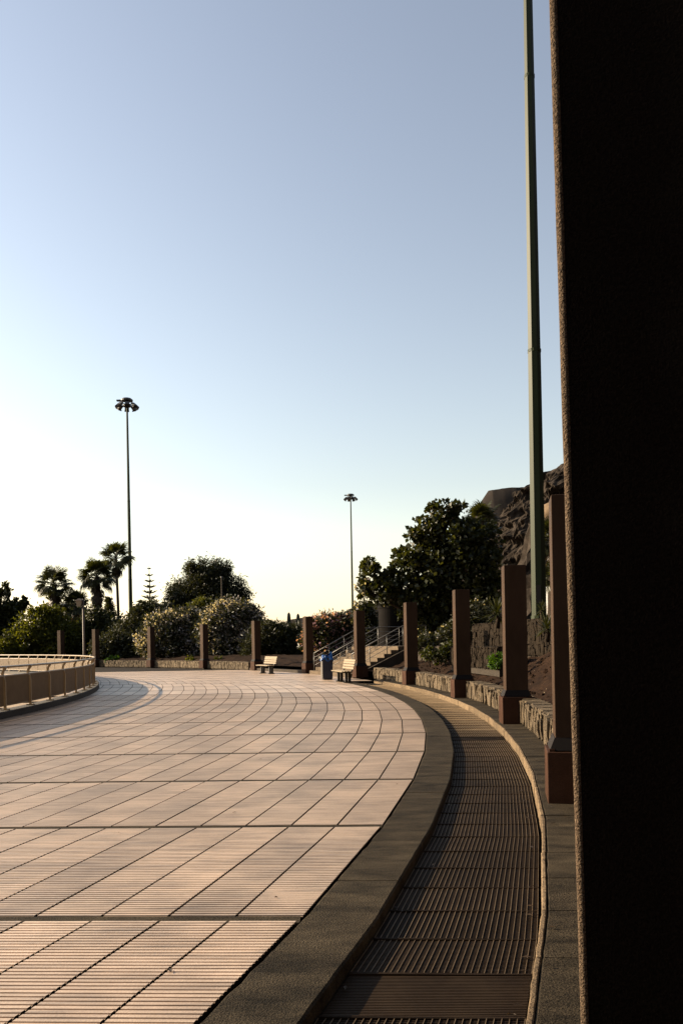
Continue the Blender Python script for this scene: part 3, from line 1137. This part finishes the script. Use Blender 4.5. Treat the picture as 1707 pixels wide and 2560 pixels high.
# ------------------------------------------------------------------ floodlight masts
def mast(label, base, height):
    m = thing('floodlight_mast', label, 'floodlight mast', base, 0, 'tall green floodlight masts')
    mb = MB()
    zs = [0, height * .31, height * .31 + .01, height * .62, height * .62 + .01, height]
    rs_ = [.238, .205, .198, .162, .156, .105]
    ph = math.atan2(-base[1], -base[0]) + R(22.5)
    vs = [(r_ * math.cos(ph + k * math.pi / 4), r_ * math.sin(ph + k * math.pi / 4), z) for z, r_ in zip(zs, rs_) for k in range(8)]
    mb.add(vs, [(i * 8 + k, i * 8 + (k + 1) % 8, i * 8 + 8 + (k + 1) % 8, i * 8 + 8 + k) for i in range(5) for k in range(8)] + [tuple(40 + k for k in range(8))])
    part(m, 'pole', mb, M['mast'])
    for zj, rj in ((height * .31, .203), (height * .62, .161)):
        mb = MB()
        mb.lathe([(rj - .02, zj - .05), (rj, zj - .045), (rj, zj + .045), (rj - .02, zj + .05)], n=16)
        part(m, 'joint_ring', mb, M['mast'])
    mb = MB()
    cdir = Vector((math.cos(ph - R(22.5)), math.sin(ph - R(22.5)), 0))
    mb.box(cdir * .222 + Vector((0, 0, .95)), (.02, .13, .55), ph - R(22.5))
    part(m, 'access_door', mb, M['darkmetal'])
    mb = MB()
    mb.lathe([(.34, 0), (.34, .05), (.25, .06), (.245, .30)], n=12)
    part(m, 'base_flange', mb, M['mast'])
    mb = MB()
    mb.lathe([(.2, height - .25), (.42, height - .2), (.42, height + .05), (.2, height + .12), (.2, height + .35), (.62, height + .40), (.62, height + .52), (.45, height + .66), (.02, height + .70)], n=16)
    part(m, 'head_platform', mb, M['darkmetal'])
    mb = MB()
    mb.box((-.82, 0, height + .46), (.5, .3, .14))
    part(m, 'control_box', mb, M['darkmetal'])
    for i in range(8):
        q = 2 * math.pi * (i + .35) / 8
        c, s = math.cos(q), math.sin(q)
        Rz = Matrix.Rotation(q, 3, 'Z')
        mb = MB()
        mb.bar((c * .3, s * .3, height - .05), (c * .85, s * .85, height + .02), .06, .06)
        mb.box(Rz @ Vector((.98, 0, height - .12)), (.52, .44, .20), m=Rz @ Matrix.Rotation(R(42), 3, 'Y'))
        mb.box(Rz @ Vector((1.08, 0, height - .36)), (.10, .48, .22), m=Rz @ Matrix.Rotation(R(50), 3, 'Y'))
        f = part(m, 'floodlight', mb, M['darkmetal'])
        mb = MB()
        mb.box(Rz @ Vector((.92, 0, height - .235)), (.40, .36, .02), m=Rz @ Matrix.Rotation(R(42), 3, 'Y'))
        link('lens', mb.mesh('lens'), M['glasslens'], f)
    return m


b1 = P(1347, 1556, 25)
mast('thick green mast running off the top of the picture beside the foreground pillar', (b1.x, b1.y, 2.0), 27.0)
b2 = P(328, 1560, 86)
mast('green floodlight mast standing beside the left palms', (b2.x, b2.y, .3), 26.6)
b3 = P(882, 1560, 140)
mast('distant green floodlight mast above the stairs', (b3.x, b3.y, 2.0), 24.2)

# brown lamp post at the far railing and a thin pole behind the oleander
lp = P(211, 1640, 48)
o = thing('lamp_post', 'slim brown lamp post with small lantern by the far railing', 'lamp post', (lp.x, lp.y, 0))
mb = MB()
mb.tube([(0, 0, 0), (0, 0, .5), (0, 0, 4.4)], [.085, .07, .055], 10)
part(o, 'pole', mb, M['lampbrown'], smooth=True)
mb = MB()
mb.frustum((-.22, 0, 3.95), (.22, .22), (.34, .34), .34)
ln = part(o, 'lantern', mb, M['lampglass'])
mb = MB()
mb.frustum((-.22, 0, 4.29), (.40, .40), (.10, .10), .14)
mb.bar((0, 0, 4.25), (-.22, 0, 4.38), .04, .04)
part(o, 'cap', mb, M['lampbrown'])
lp = P(557, 1600, 72)
o = thing('thin_pole', 'thin pale pole sticking up between the weeping tree and the oleander', 'pole', (lp.x, lp.y, .3))
mb = MB()
mb.tube([(0, 0, 0), (0, 0, P(557, 1441, 72).z - .3)], [.08, .06], 8)
part(o, 'shaft', mb, M['concrete'], smooth=True)
mb = MB()
mb.lathe([(.09, 0), (.09, .12), (.07, .13)], c=(0, 0, P(557, 1441, 72).z - .42), n=10)
part(o, 'cap', mb, M['galv'])

# ------------------------------------------------------------------ parked van on the upper road
vp = P(1382, 1556, 33)
van = thing('parked_van', 'white van parked on the upper road, mostly hidden by the near pillar', 'van', (vp.x + 1.0, vp.y + .4, 2.03), R(-8))
mb = MB()
mb.add([(x, y, z) for y in (0, 4.6) for x, z in ((-.95, .3), (.95, .3), (.97, .95), (.82, 1.85), (.7, 1.95), (-.7, 1.95), (-.82, 1.85), (-.97, .95))],
       [(0, 1, 2, 3, 4, 5, 6, 7), tuple(range(15, 7, -1))] + [(i, 8 + i, 8 + (i + 1) % 8, (i + 1) % 8) for i in range(8)])
part(van, 'body', mb, M['vanwhite'], bevel=.05)
mb = MB()
mb.box((0, -.012, 1.42), (1.35, .03, .55))
part(van, 'rear_window', mb, M['glass'])
mb = MB()
mb.box((0, -.07, .42), (1.9, .16, .22))
part(van, 'bumper', mb, M['darkmetal'])
for s in (-1, 1):
    mb = MB()
    mb.box((s * .86, -.02, 1.0), (.13, .05, .45))
    part(van, 'tail_light', mb, mat('taillight', (.35, .02, .015), None, 4, .3))
    for yy in (.8, 3.7):
        mb = MB()
        mb.tube([(s * .72, yy, .32), (s * .96, yy, .32)], .32, 16)
        part(van, 'wheel', mb, M['rubber'])

# ------------------------------------------------------------------ vegetation
def leaves(centers, rad, L, W, rng, out=None, down=0.0, jitter=0.5):
    n = len(centers)
    pos = centers + rng.normal(size=(n, 3)) * rad
    a = rng.normal(size=(n, 3))
    if out is not None:
        a = a + out * 0.9
    a[:, 2] -= down
    a /= np.linalg.norm(a, axis=1)[:, None] + 1e-9
    b = np.cross(a, rng.normal(size=(n, 3)))
    b /= np.linalg.norm(b, axis=1)[:, None] + 1e-9
    s = (L * rng.uniform(1 - jitter, 1 + jitter, n))[:, None]
    wv = s * (W / L)
    V = np.stack([pos, pos + a * s * .45 + b * wv * .5, pos + a * s, pos + a * s * .45 - b * wv * .5], 1).reshape(-1, 3)
    F = np.arange(4 * n).reshape(-1, 4)
    return V, F


def crown_points(blobs, nclump, per, rng, shell=(.45, 1.04), flat=0.0):
    """clump centres spread through ellipsoids, then leaves spread over clumps"""
    wts = np.array([(b[1][0] * b[1][1] * b[1][2]) ** (2 / 3) for b in blobs])
    wts = wts / wts.sum()
    cs, outs, rr = [], [], []
    for b, wt in zip(blobs, wts):
        k = max(3, int(nclump * wt))
        d = rng.normal(size=(k, 3))
        d /= np.linalg.norm(d, axis=1)[:, None]
        rad = rng.uniform(shell[0] ** 2, shell[1] ** 2, k) ** .5
        rad = np.where(rng.random(k) < .10, rad * rng.uniform(1.05, 1.28, k), rad)
        p = np.array(b[0]) + d * rad[:, None] * np.array(b[1])
        cs.append(p)
        outs.append(d)
        rr.append(np.full(k, min(b[1])))
    cs, outs, rr = np.concatenate(cs), np.concatenate(outs), np.concatenate(rr)
    keep = np.ones(len(cs), bool)
    cs, outs, rr = cs[keep], outs[keep], rr[keep]
    idx = np.repeat(np.arange(len(cs)), per)
    return cs[idx], outs[idx], rr[idx], cs


def pblobs(spec, Z, dz=.8):
    """blobs given in photograph pixels (x, y, rx, ry[, depth shift]) at depth Z"""
    out = []
    for t in spec:
        z = Z + (t[4] if len(t) > 4 else 0)
        p = P(t[0], t[1], z)
        rx, rz = px(t[2], z), px(t[3], z)
        out.append(((p.x, p.y, p.z), (rx, max(.3, min(rx, rz) * dz + .15 * rx), rz)))
    return out


def plant(name, label, cat, blobs, leafm, nclump, per, L, W, seed, ground=0.3, trunk=.14, crad=.20, flowers=None, group=None,
          down=0.0, trunks=1, shell=(.45, 1.04), stemname='trunk', crownname='crown'):
    rng = np.random.default_rng(seed)
    rnd = random.Random(seed)
    wts = [b[1][0] * b[1][2] for b in blobs]
    cx_ = sum(b[0][0] * q for b, q in zip(blobs, wts)) / sum(wts)
    cy_ = sum(b[0][1] * q for b, q in zip(blobs, wts)) / sum(wts)
    root = thing(name, label, cat, (cx_, cy_, ground), 0, group)
    off = np.array([cx_, cy_, ground])
    # trunk and limbs
    mb = MB()
    for t in range(trunks):
        bx, by = (rnd.uniform(-.5, .5) * (trunks > 1), rnd.uniform(-.4, .4) * (trunks > 1))
        low = min(b[0][2] - b[1][2] for b in blobs) - ground
        fork = Vector((bx * 1.4 + rnd.uniform(-.15, .15), by, max(.25, low + .3)))
        mb.tube([(bx, by, -.2), (bx * 1.1, by, fork.z * .5), fork], [trunk * 1.25, trunk, trunk * .8], 8)
        for b in blobs:
            if trunks > 1 and rnd.random() < .4:
                continue
            e = Vector(b[0]) - Vector(off)
            mid = fork.lerp(e, .5) + Vector((rnd.uniform(-.2, .2), rnd.uniform(-.2, .2), .1))
            mb.tube([fork - Vector((0, 0, .1)), mid, e, e + Vector((rnd.uniform(-.3, .3), 0, b[1][2] * .4))], [trunk * .6, trunk * .4, trunk * .22, trunk * .08], 6)
    part(root, stemname, mb, M['bark'], smooth=True)
    c, o_, r_, cs = crown_points(blobs, nclump, per, rng, shell)
    V, F = leaves(c, (r_ * crad)[:, None], L, W, rng, o_, down)
    cr = link(crownname, np_mesh(crownname, V - off, F), leafm, root)
    if flowers:
        fm, nf, fl = flowers
        c, o_, r_, cs = crown_points(blobs, nf, 5, rng, (.88, 1.10))
        V, F = leaves(c, fl * .75, fl, fl * .9, rng, o_)
        link('blossoms', np_mesh('blossoms', V - off, F), fm, root)
    return root


plant('broadleaf_tree', 'dark broadleaf tree cut by the left picture edge', 'tree', pblobs([(8, 1478, 20, 16), (22, 1530, 34, 28), (-20, 1550, 50, 60), (20, 1590, 40, 38), (52, 1508, 20, 13), (-35, 1500, 30, 30), (-60, 1560, 40, 50)], 76),
      M['leaf_dark'], 520, 34, .30, .17, 11, trunk=.2)
plant('leafy_shrub', 'sunny yellow green leafy shrub behind the left end of the railing', 'shrub', pblobs([(95, 1575, 55, 38), (60, 1612, 60, 28), (128, 1545, 36, 26), (20, 1625, 45, 24), (150, 1595, 50, 40), (100, 1535, 26, 20)], 73),
      M['leaf_yellow'], 620, 34, .24, .12, 12, trunk=.08, trunks=3)
plant('dark_shrub', 'dark shrub mass below the palm trunks', 'shrub', pblobs([(215, 1590, 50, 40), (170, 1610, 40, 36), (260, 1600, 40, 40), (235, 1550, 30, 30), (290, 1590, 40, 50)], 75),
      M['leaf_dark'], 520, 34, .26, .11, 13, trunk=.09, trunks=3)
plant('small_cypress', 'small dark rounded conifer behind the palms', 'tree', pblobs([(275, 1530, 13, 24), (273, 1565, 18, 30), (272, 1505, 8, 12)], 80), M['leaf_dark'], 260, 34, .16, .06, 14, trunk=.1)
plant('evergreen_bush', 'dark evergreen bush right of the left mast', 'bush', pblobs([(368, 1530, 32, 26), (395, 1565, 40, 40), (345, 1575, 34, 40), (415, 1530, 20, 18), (320, 1600, 40, 40), (335, 1545, 14, 18)], 72),
      M['leaf_ole'], 640, 34, .25, .12, 15, trunk=.1, trunks=2)
plant('weeping_tree', 'big dark round weeping tree behind the white oleanders', 'tree', pblobs([(520, 1435, 50, 36), (488, 1425, 22, 26), (555, 1430, 24, 30), (462, 1490, 42, 42), (525, 1500, 70, 55), (585, 1485, 36, 42), (440, 1520, 26, 30), (600, 1520, 24, 30)], 77),
      M['leaf_pepper'], 1100, 46, .28, .07, 16, trunk=.24, down=.9, shell=(.3, 1.05))
plant('white_oleander', 'white flowering oleander on the left, behind two pillars', 'oleander', pblobs([(430, 1575, 62, 45), (385, 1605, 40, 36), (475, 1555, 45, 30), (450, 1615, 60, 40), (490, 1600, 40, 50)], 66),
      M['leaf_ole'], 900, 36, .26, .08, 17, trunk=.07, trunks=3, flowers=(M['flower_white'], 1700, .15), group='flowering oleanders')
plant('white_oleander', 'larger white flowering oleander right of the weeping tree', 'oleander', pblobs([(575, 1550, 58, 45), (620, 1560, 35, 45), (540, 1585, 45, 50), (590, 1605, 60, 45), (635, 1590, 24, 40), (555, 1530, 24, 22)], 64),
      M['leaf_ole'], 1000, 36, .26, .08, 18, trunk=.07, trunks=3, flowers=(M['flower_white'], 2100, .15), group='flowering oleanders')
plant('yellow_shrub', 'small yellow green tuft above the gap between the oleanders', 'shrub', pblobs([(508, 1510, 24, 14), (490, 1518, 14, 9)], 70), M['leaf_yellow'], 90, 30, .26, .06, 19, trunk=.05)
plant('low_bush', 'low leafy bush left of the pillar at the oleanders\' left end', 'bush', pblobs([(285, 1610, 34, 34), (320, 1625, 34, 32), (255, 1625, 26, 26), (300, 1650, 40, 16)], 69),
      M['leaf_ole'], 420, 32, .22, .09, 20, trunk=.05, trunks=2)
plant('light_sapling', 'little pale green plant in the bed between two far pillars', 'plant', pblobs([(545, 1650, 9, 11), (477, 1650, 10, 10)], 59), M['leaf_yellow'], 26, 18, .16, .08, 21, trunk=.02)
plant('bright_sapling', 'small bright green plant low in the far left bed', 'plant', pblobs([(282, 1650, 14, 9), (270, 1655, 8, 6)], 64.5), M['leaf_bright'], 40, 18, .16, .08, 22, trunk=.02)
plant('dark_hedge', 'dark fine leaved hedge between the farther bench and the stairs', 'hedge', pblobs([(660, 1600, 40, 40), (700, 1600, 40, 38), (735, 1605, 34, 40), (640, 1630, 34, 34), (690, 1640, 60, 26), (680, 1572, 26, 18)], 60),
      M['leaf_pepper'], 760, 36, .26, .05, 23, trunk=.05, trunks=3)
plant('pink_oleander', 'pink flowering oleander behind the stair railing', 'oleander', pblobs([(815, 1570, 40, 32), (785, 1580, 26, 28), (845, 1575, 34, 34), (775, 1605, 24, 22), (820, 1610, 44, 40), (858, 1555, 20, 20)], 51),
      M['leaf_ole'], 640, 34, .22, .07, 24, ground=1.0, trunk=.06, trunks=3, flowers=(M['flower_pink'], 700, .14), group='flowering oleanders')
plant('pale_oleander', 'pale flowering shrub between the stair drum and the middle pillar', 'shrub', pblobs([(915, 1560, 26, 40), (905, 1530, 20, 22), (930, 1600, 28, 34)], 50), M['leaf_ole'], 300, 32, .22, .07, 25, ground=1.0, trunk=.05, trunks=2, flowers=(M['flower_white'], 60, .13))
plant('big_leafy_tree', 'big broad leaved tree overhanging the stairs and two pillars', 'tree',
      pblobs([(1112, 1285, 34, 24), (1080, 1278, 14, 12), (1145, 1280, 16, 18), (1034, 1338, 22, 14), (1075, 1330, 36, 30), (1120, 1360, 60, 50), (1020, 1400, 40, 26), (1065, 1420, 60, 44), (926, 1440, 26, 34), (905, 1470, 16, 22), (950, 1475, 34, 30), (990, 1470, 30, 34),
              (1190, 1350, 44, 40), (1225, 1400, 30, 34), (1160, 1430, 70, 54), (1095, 1490, 60, 44), (1180, 1500, 55, 46), (1040, 1500, 40, 34), (1225, 1470, 30, 40), (1075, 1560, 40, 36), (1150, 1560, 36, 30)], 39),
      M['leaf_dark'], 1000, 20, .21, .17, 26, ground=1.4, trunk=.20, crad=.20, shell=(.5, 1.22), flowers=(M['flower_white'], 40, .10))
plant('grey_shrub', 'loose shrub with dry blossom under the big leafy tree', 'shrub', pblobs([(1165, 1560, 34, 40), (1130, 1590, 30, 30), (1195, 1540, 26, 40), (1060, 1610, 26, 24)], 35), M['leaf_ole'], 260, 24, .15, .06, 27, ground=1.3, trunk=.04, trunks=2, flowers=(M['flower_white'], 40, .09))
plant('ground_shrub', 'low loose shrub on the soil bed between the stairs and the third pillar', 'shrub', pblobs([(1100, 1640, 22, 16), (1070, 1635, 14, 14), (1118, 1625, 12, 18)], 31), M['leaf_mid'], 70, 20, .12, .06, 28, ground=.8, trunk=.02, trunks=2)
plant('bright_shrub', 'small bright green rounded shrub against the terrace wall', 'shrub', pblobs([(1240, 1652, 14, 15), (1256, 1648, 13, 13), (1232, 1660, 8, 9)], 21.5), M['leaf_bright'], 150, 26, .06, .035, 29, ground=1.0, trunk=.015, trunks=2)
plant('backdrop_trees', 'dark leafy tree line behind the drum and the big tree', 'tree', pblobs([(1010, 1560, 50, 50), (1060, 1590, 50, 40), (960, 1600, 40, 40)], 54), M['leaf_dark'], 500, 32, .3, .14, 30, ground=1.4, trunk=.12, trunks=2)
plant('backdrop_trees', 'dark trees closing the view behind the far left pillars', 'tree', pblobs([(90, 1620, 90, 40), (200, 1630, 80, 36), (310, 1630, 70, 40), (410, 1640, 70, 36), (520, 1640, 80, 36), (620, 1645, 60, 30), (150, 1560, 60, 50)], 92), M['leaf_dark'], 900, 30, .45, .22, 31, trunk=.15, trunks=3)


# fan palms
def fan_mesh(name, droop, L=1.0, n=26, dead=False, seed=0):
    rnd = random.Random(seed)
    mb = MB()
    mb.tube([(0, 0, 0), (0, L * .5, .05), (0, L * .95, -.02)], [.030, .022, .014], 5)
    for i in range(n):
        t = (i + .5) / n
        q = R(-125 + 250 * t) if not dead else R(-60 + 120 * t)
        ll = L * (0.95 - .30 * abs(t - .5) * 2) * rnd.uniform(.85, 1.1)
        d = Vector((math.sin(q), math.cos(q), 0))
        s = Vector((d.y, -d.x, 0)) * (.055 if not dead else .045) * L
        o0 = Vector((0, L * .95, -.02))
        fold = Vector((0, 0, .03 * (1 if i % 2 else -1)))
        p1 = o0 + d * ll * .55 + Vector((0, 0, -droop * .12 * ll)) + fold
        p2 = o0 + d * ll * .85 + Vector((rnd.uniform(-.05, .05), 0, -droop * .45 * ll))
        p3 = o0 + d * ll * (.95 if droop > .6 else 1.0) + Vector((0, 0, -droop * .80 * ll))
        mb.add([o0 - s * .25, o0 + s * .25, p1 + s, p1 - s], [(0, 1, 2, 3)])
        mb.add([p1 - s, p1 + s, p2 + s * .5, p2 - s * .5], [(0, 1, 2, 3)])
        mb.add([p2 - s * .5, p2 + s * .5, p3], [(0, 1, 2)])
    me = mb.mesh(name)
    me.materials.append(M['palm_dead'] if dead else M['palm_green'])
    return me


FANS = [fan_mesh('frond', d, seed=i) for i, d in enumerate((.35, .6, .9))]
DEAD = [fan_mesh('dead_frond', d, n=16, dead=True, seed=9 + i) for i, d in enumerate((.2, .5))]


def palm(label, x, ytop, ycrown, xbase, Z, wtrunk, size, nf=30, nd=24, seed=0, skirt=1.0, ground=.3, elmin=-35):
    rnd = random.Random(seed)
    cp = P(x, ycrown, Z)
    bp_ = P(xbase, 1640, Z)
    root = thing('fan_palm', label, 'palm', (bp_.x, bp_.y, ground), 0, 'fan palms')
    top = cp - Vector(root.location)
    mb = MB()
    k = 9
    pts = [(top.x * (i / k) ** 1.3, top.y * i / k, top.z * i / k - (.1 if i == 0 else 0)) for i in range(k + 1)]
    mb.tube(pts, [wtrunk * (1.25 - .3 * i / k) * (1 + .05 * (i % 2)) for i in range(k + 1)], 10)
    part(root, 'trunk', mb, M['palmbark'], smooth=True)
    for i in range(nf):
        q = i * 2.399 + rnd.uniform(-.3, .3)
        el = R(78 + (elmin - 78) * (i + .5) / nf + rnd.uniform(-8, 8))
        me = FANS[0 if el > .7 else (1 if el > 0 else 2)]
        o = bpy.data.objects.new('frond', me)
        COL.objects.link(o)
        o.parent = root
        s = size * rnd.uniform(.85, 1.12)
        o.matrix_local = Matrix.Translation(top) @ Matrix.Rotation(q, 4, 'Z') @ Matrix.Rotation(el, 4, 'X') @ Matrix.Rotation(rnd.uniform(-.5, .5), 4, 'Y') @ Matrix.Scale(s, 4)
    for i in range(nd):
        q = i * 2.399 + rnd.uniform(-.4, .4)
        t = (i + .5) / nd
        o = bpy.data.objects.new('dead_frond', DEAD[i % 2])
        COL.objects.link(o)
        o.parent = root
        o.matrix_local = Matrix.Translation(top - Vector((0, 0, .1 + skirt * t))) @ Matrix.Rotation(q, 4, 'Z') @ Matrix.Rotation(R(-58 - 24 * t + rnd.uniform(-8, 8)), 4, 'X') @ Matrix.Scale(size * rnd.uniform(.7, .95), 4)
    return root


palm('leftmost fan palm with a shaggy skirt of dead fronds', 137, 1425, 1462, 140, 77, .23, 1.05, 30, 26, 1, 1.1)
palm('thick trunked fan palm between the other two tall palms', 243, 1405, 1444, 252, 77, .28, 1.12, 32, 30, 2, 2.0)
palm('tallest fan palm on a thin bare trunk beside the left mast', 291, 1365, 1396, 300, 83, .125, 1.05, 28, 16, 3, .6)
palm('short fan palm between the leftmost and the thick trunked palm', 190, 1480, 1512, 192, 78, .21, .9, 24, 20, 4, 1.2)
palm('fan palm rising behind the big leafy tree', 1205, 1265, 1306, 1204, 46, .2, .72, 26, 12, 5, .8, ground=2.0, elmin=-20)
palm('fan palm low behind the thick mast, right of it', 1383, 1320, 1350, 1385, 27, .16, .46, 26, 10, 6, .5, ground=2.0)
palm('smaller fan palm below another, right of the thick mast', 1392, 1420, 1445, 1392, 26, .14, .42, 24, 8, 7, .4, ground=2.0)


# spiky yuccas
def yucca(label, x, y, Z, L, nl, ground, seed):
    rnd = random.Random(seed)
    c = P(x, y, Z)
    root = thing('yucca', label, 'yucca', (c.x, c.y, ground), 0, 'spiky yuccas')
    h = c.z - ground
    mb = MB()
    mb.tube([(0, 0, -.1), (.03, 0, h * .5), (0, 0, h)], [.075, .06, .05], 7)
    part(root, 'stem', mb, M['palmbark'], smooth=True)
    mb = MB()
    for i in range(nl):
        q = i * 2.399
        el = R(85 - 115 * (i + .5) / nl + rnd.uniform(-9, 9))
        d = Vector((math.cos(q) * math.cos(el), math.sin(q) * math.cos(el), math.sin(el)))
        s = Vector((-math.sin(q), math.cos(q), 0)) * .022 * (L / .6)
        b = Vector((0, 0, h + rnd.uniform(-.08, .04)))
        ll = L * rnd.uniform(.8, 1.1)
        p1 = b + d * ll * .5
        p2 = b + d * ll - Vector((0, 0, .10 * ll))
        mb.add([b - s * .5, b + s * .5, p1 + s, p1 - s], [(0, 1, 2, 3)])
        mb.add([p1 - s, p1 + s, p2], [(0, 1, 2)])
    part(root, 'leaf_rosette', mb, M['palm_green'])
    return root


yucca('spiky yucca left of the tallest fully visible pillar', 1242, 1535, 23, .62, 90, 2.0, 1)
yucca('spiky yucca between the thick mast and the near pillar, above the bank', 1366, 1570, 21, .5, 70, 1.6, 2)
yucca('small spiky yucca at the foot of the thick mast', 1352, 1525, 24, .35, 50, 2.0, 3)

# araucaria with tiered whorls
ab = P(378, 1600, 78)
at = P(373, 1414, 78)
ar = thing('norfolk_pine', 'slender tiered conifer spire right of the left mast', 'tree', (ab.x, ab.y, .3))
h = at.z - .3
mb = MB()
mb.tube([(0, 0, -.1), (0, 0, h * .5), (at.x - ab.x, 0, h)], [.16, .10, .015], 7)
part(ar, 'trunk', mb, M['bark'], smooth=True)
rnd = random.Random(3)
mb = MB()
for i in range(10):
    t = i / 10
    z = h * (1 - .035 - .60 * t ** .9)
    xr_ = (at.x - ab.x) * max(0, (z / h - .5) * 2)
    Lw = .20 + 1.05 * t ** .85
    for k in range(6):
        q = k * math.pi / 3 + i * .5
        d = Vector((math.cos(q), math.sin(q), .22))
        e = [Vector((xr_, 0, z)) + d * (Lw * s) + Vector((0, 0, .18 * Lw * (s ** 2))) for s in (0, .5, 1)]
        mb.tube(e, [.035, .05 + .02 * t, .02], 5)
        for s in np.linspace(.25, .95, 7):
            b = Vector((xr_, 0, z)) + d * (Lw * s) + Vector((0, 0, .18 * Lw * s * s))
            for sd in (-1, 1):
                dd = (d * .5 + Vector((-d.y, d.x, .35)) * sd).normalized() * Lw * .22
                mb.tube([b, b + dd], [.030, .012], 4)
part(ar, 'crown', mb, M['leaf_dark'])

# two columnar cacti on the skyline
for x, yt, lb in ((722, 1531, 'left one of two column cacti on the skyline behind the hedge'), (745, 1534, 'right one of two column cacti on the skyline behind the hedge')):
    t_ = P(x, yt, 75)
    o = thing('column_cactus', lb, 'cactus', (t_.x, t_.y, .3), 0, 'column cacti')
    hh = t_.z - .3
    mb = MB()
    vs = []
    prof = [(.0, .13), (hh * .5, .15), (hh - .6, .16), (hh - .15, .12), (hh, .03)]
    nn2 = 16
    for z, r_ in prof:
        for k in range(nn2):
            q = 2 * math.pi * k / nn2
            rr_ = r_ * (1 + .14 * (1 if k % 2 else -1))
            vs.append((rr_ * math.cos(q), rr_ * math.sin(q), z))
    fs = [(i * nn2 + k, i * nn2 + (k + 1) % nn2, (i + 1) * nn2 + (k + 1) % nn2, (i + 1) * nn2 + k) for i in range(len(prof) - 1) for k in range(nn2)]
    mb.add(vs, fs)
    part(o, 'stem', mb, M['cactus'])
    mb = MB()
    for k in range(0, nn2, 2):
        q = 2 * math.pi * (k + 1) / nn2
        for z in np.arange(.4, hh - .2, .25):
            mb.box((.18 * math.cos(q), .18 * math.sin(q), z), (.05, .012, .012), q)
    part(o, 'spines', mb, M['palm_dead'])

# wind-blown dry leaves caught along the kerbs and a few on the paving
rng = np.random.default_rng(77)
rnd = random.Random(77)
mb = MB()
for i in range(150):
    yy = 2.5 + 20 * rnd.random() ** 1.6
    side = rnd.random()
    if side < .45:
        r_, z_ = R_LIP - .05 - abs(rnd.gauss(0, .04)), GZ + .012
    elif side < .7:
        r_, z_ = R_KERB + .03 + abs(rnd.gauss(0, .05)), GZ + .012
    elif side < .85:
        r_, z_ = R_LIP + .05 + rnd.random() * .3, .052
    else:
        r_, z_ = R_EDGE - rnd.random() * 5.0, .004
    x = xring(r_, yy)
    q = rnd.uniform(0, 6.28)
    L_ = rnd.uniform(.012, .032)
    d = Vector((math.cos(q), math.sin(q), 0))
    e = Vector((-d.y, d.x, 0))
    b = Vector((x, yline(yy, x), z_))
    mb.add([b - d * L_, b + e * L_ * .4 + Vector((0, 0, .006)), b + d * L_ + Vector((0, 0, .004)), b - e * L_ * .4 + Vector((0, 0, .007))], [(0, 1, 2, 3)])
o = link('dry_leaf_litter', mb.mesh('dry_leaf_litter'), M['palm_dead'])
tag(o, 'dry brown leaves scattered along the drain channel and kerbs', 'leaf litter', kind='stuff')
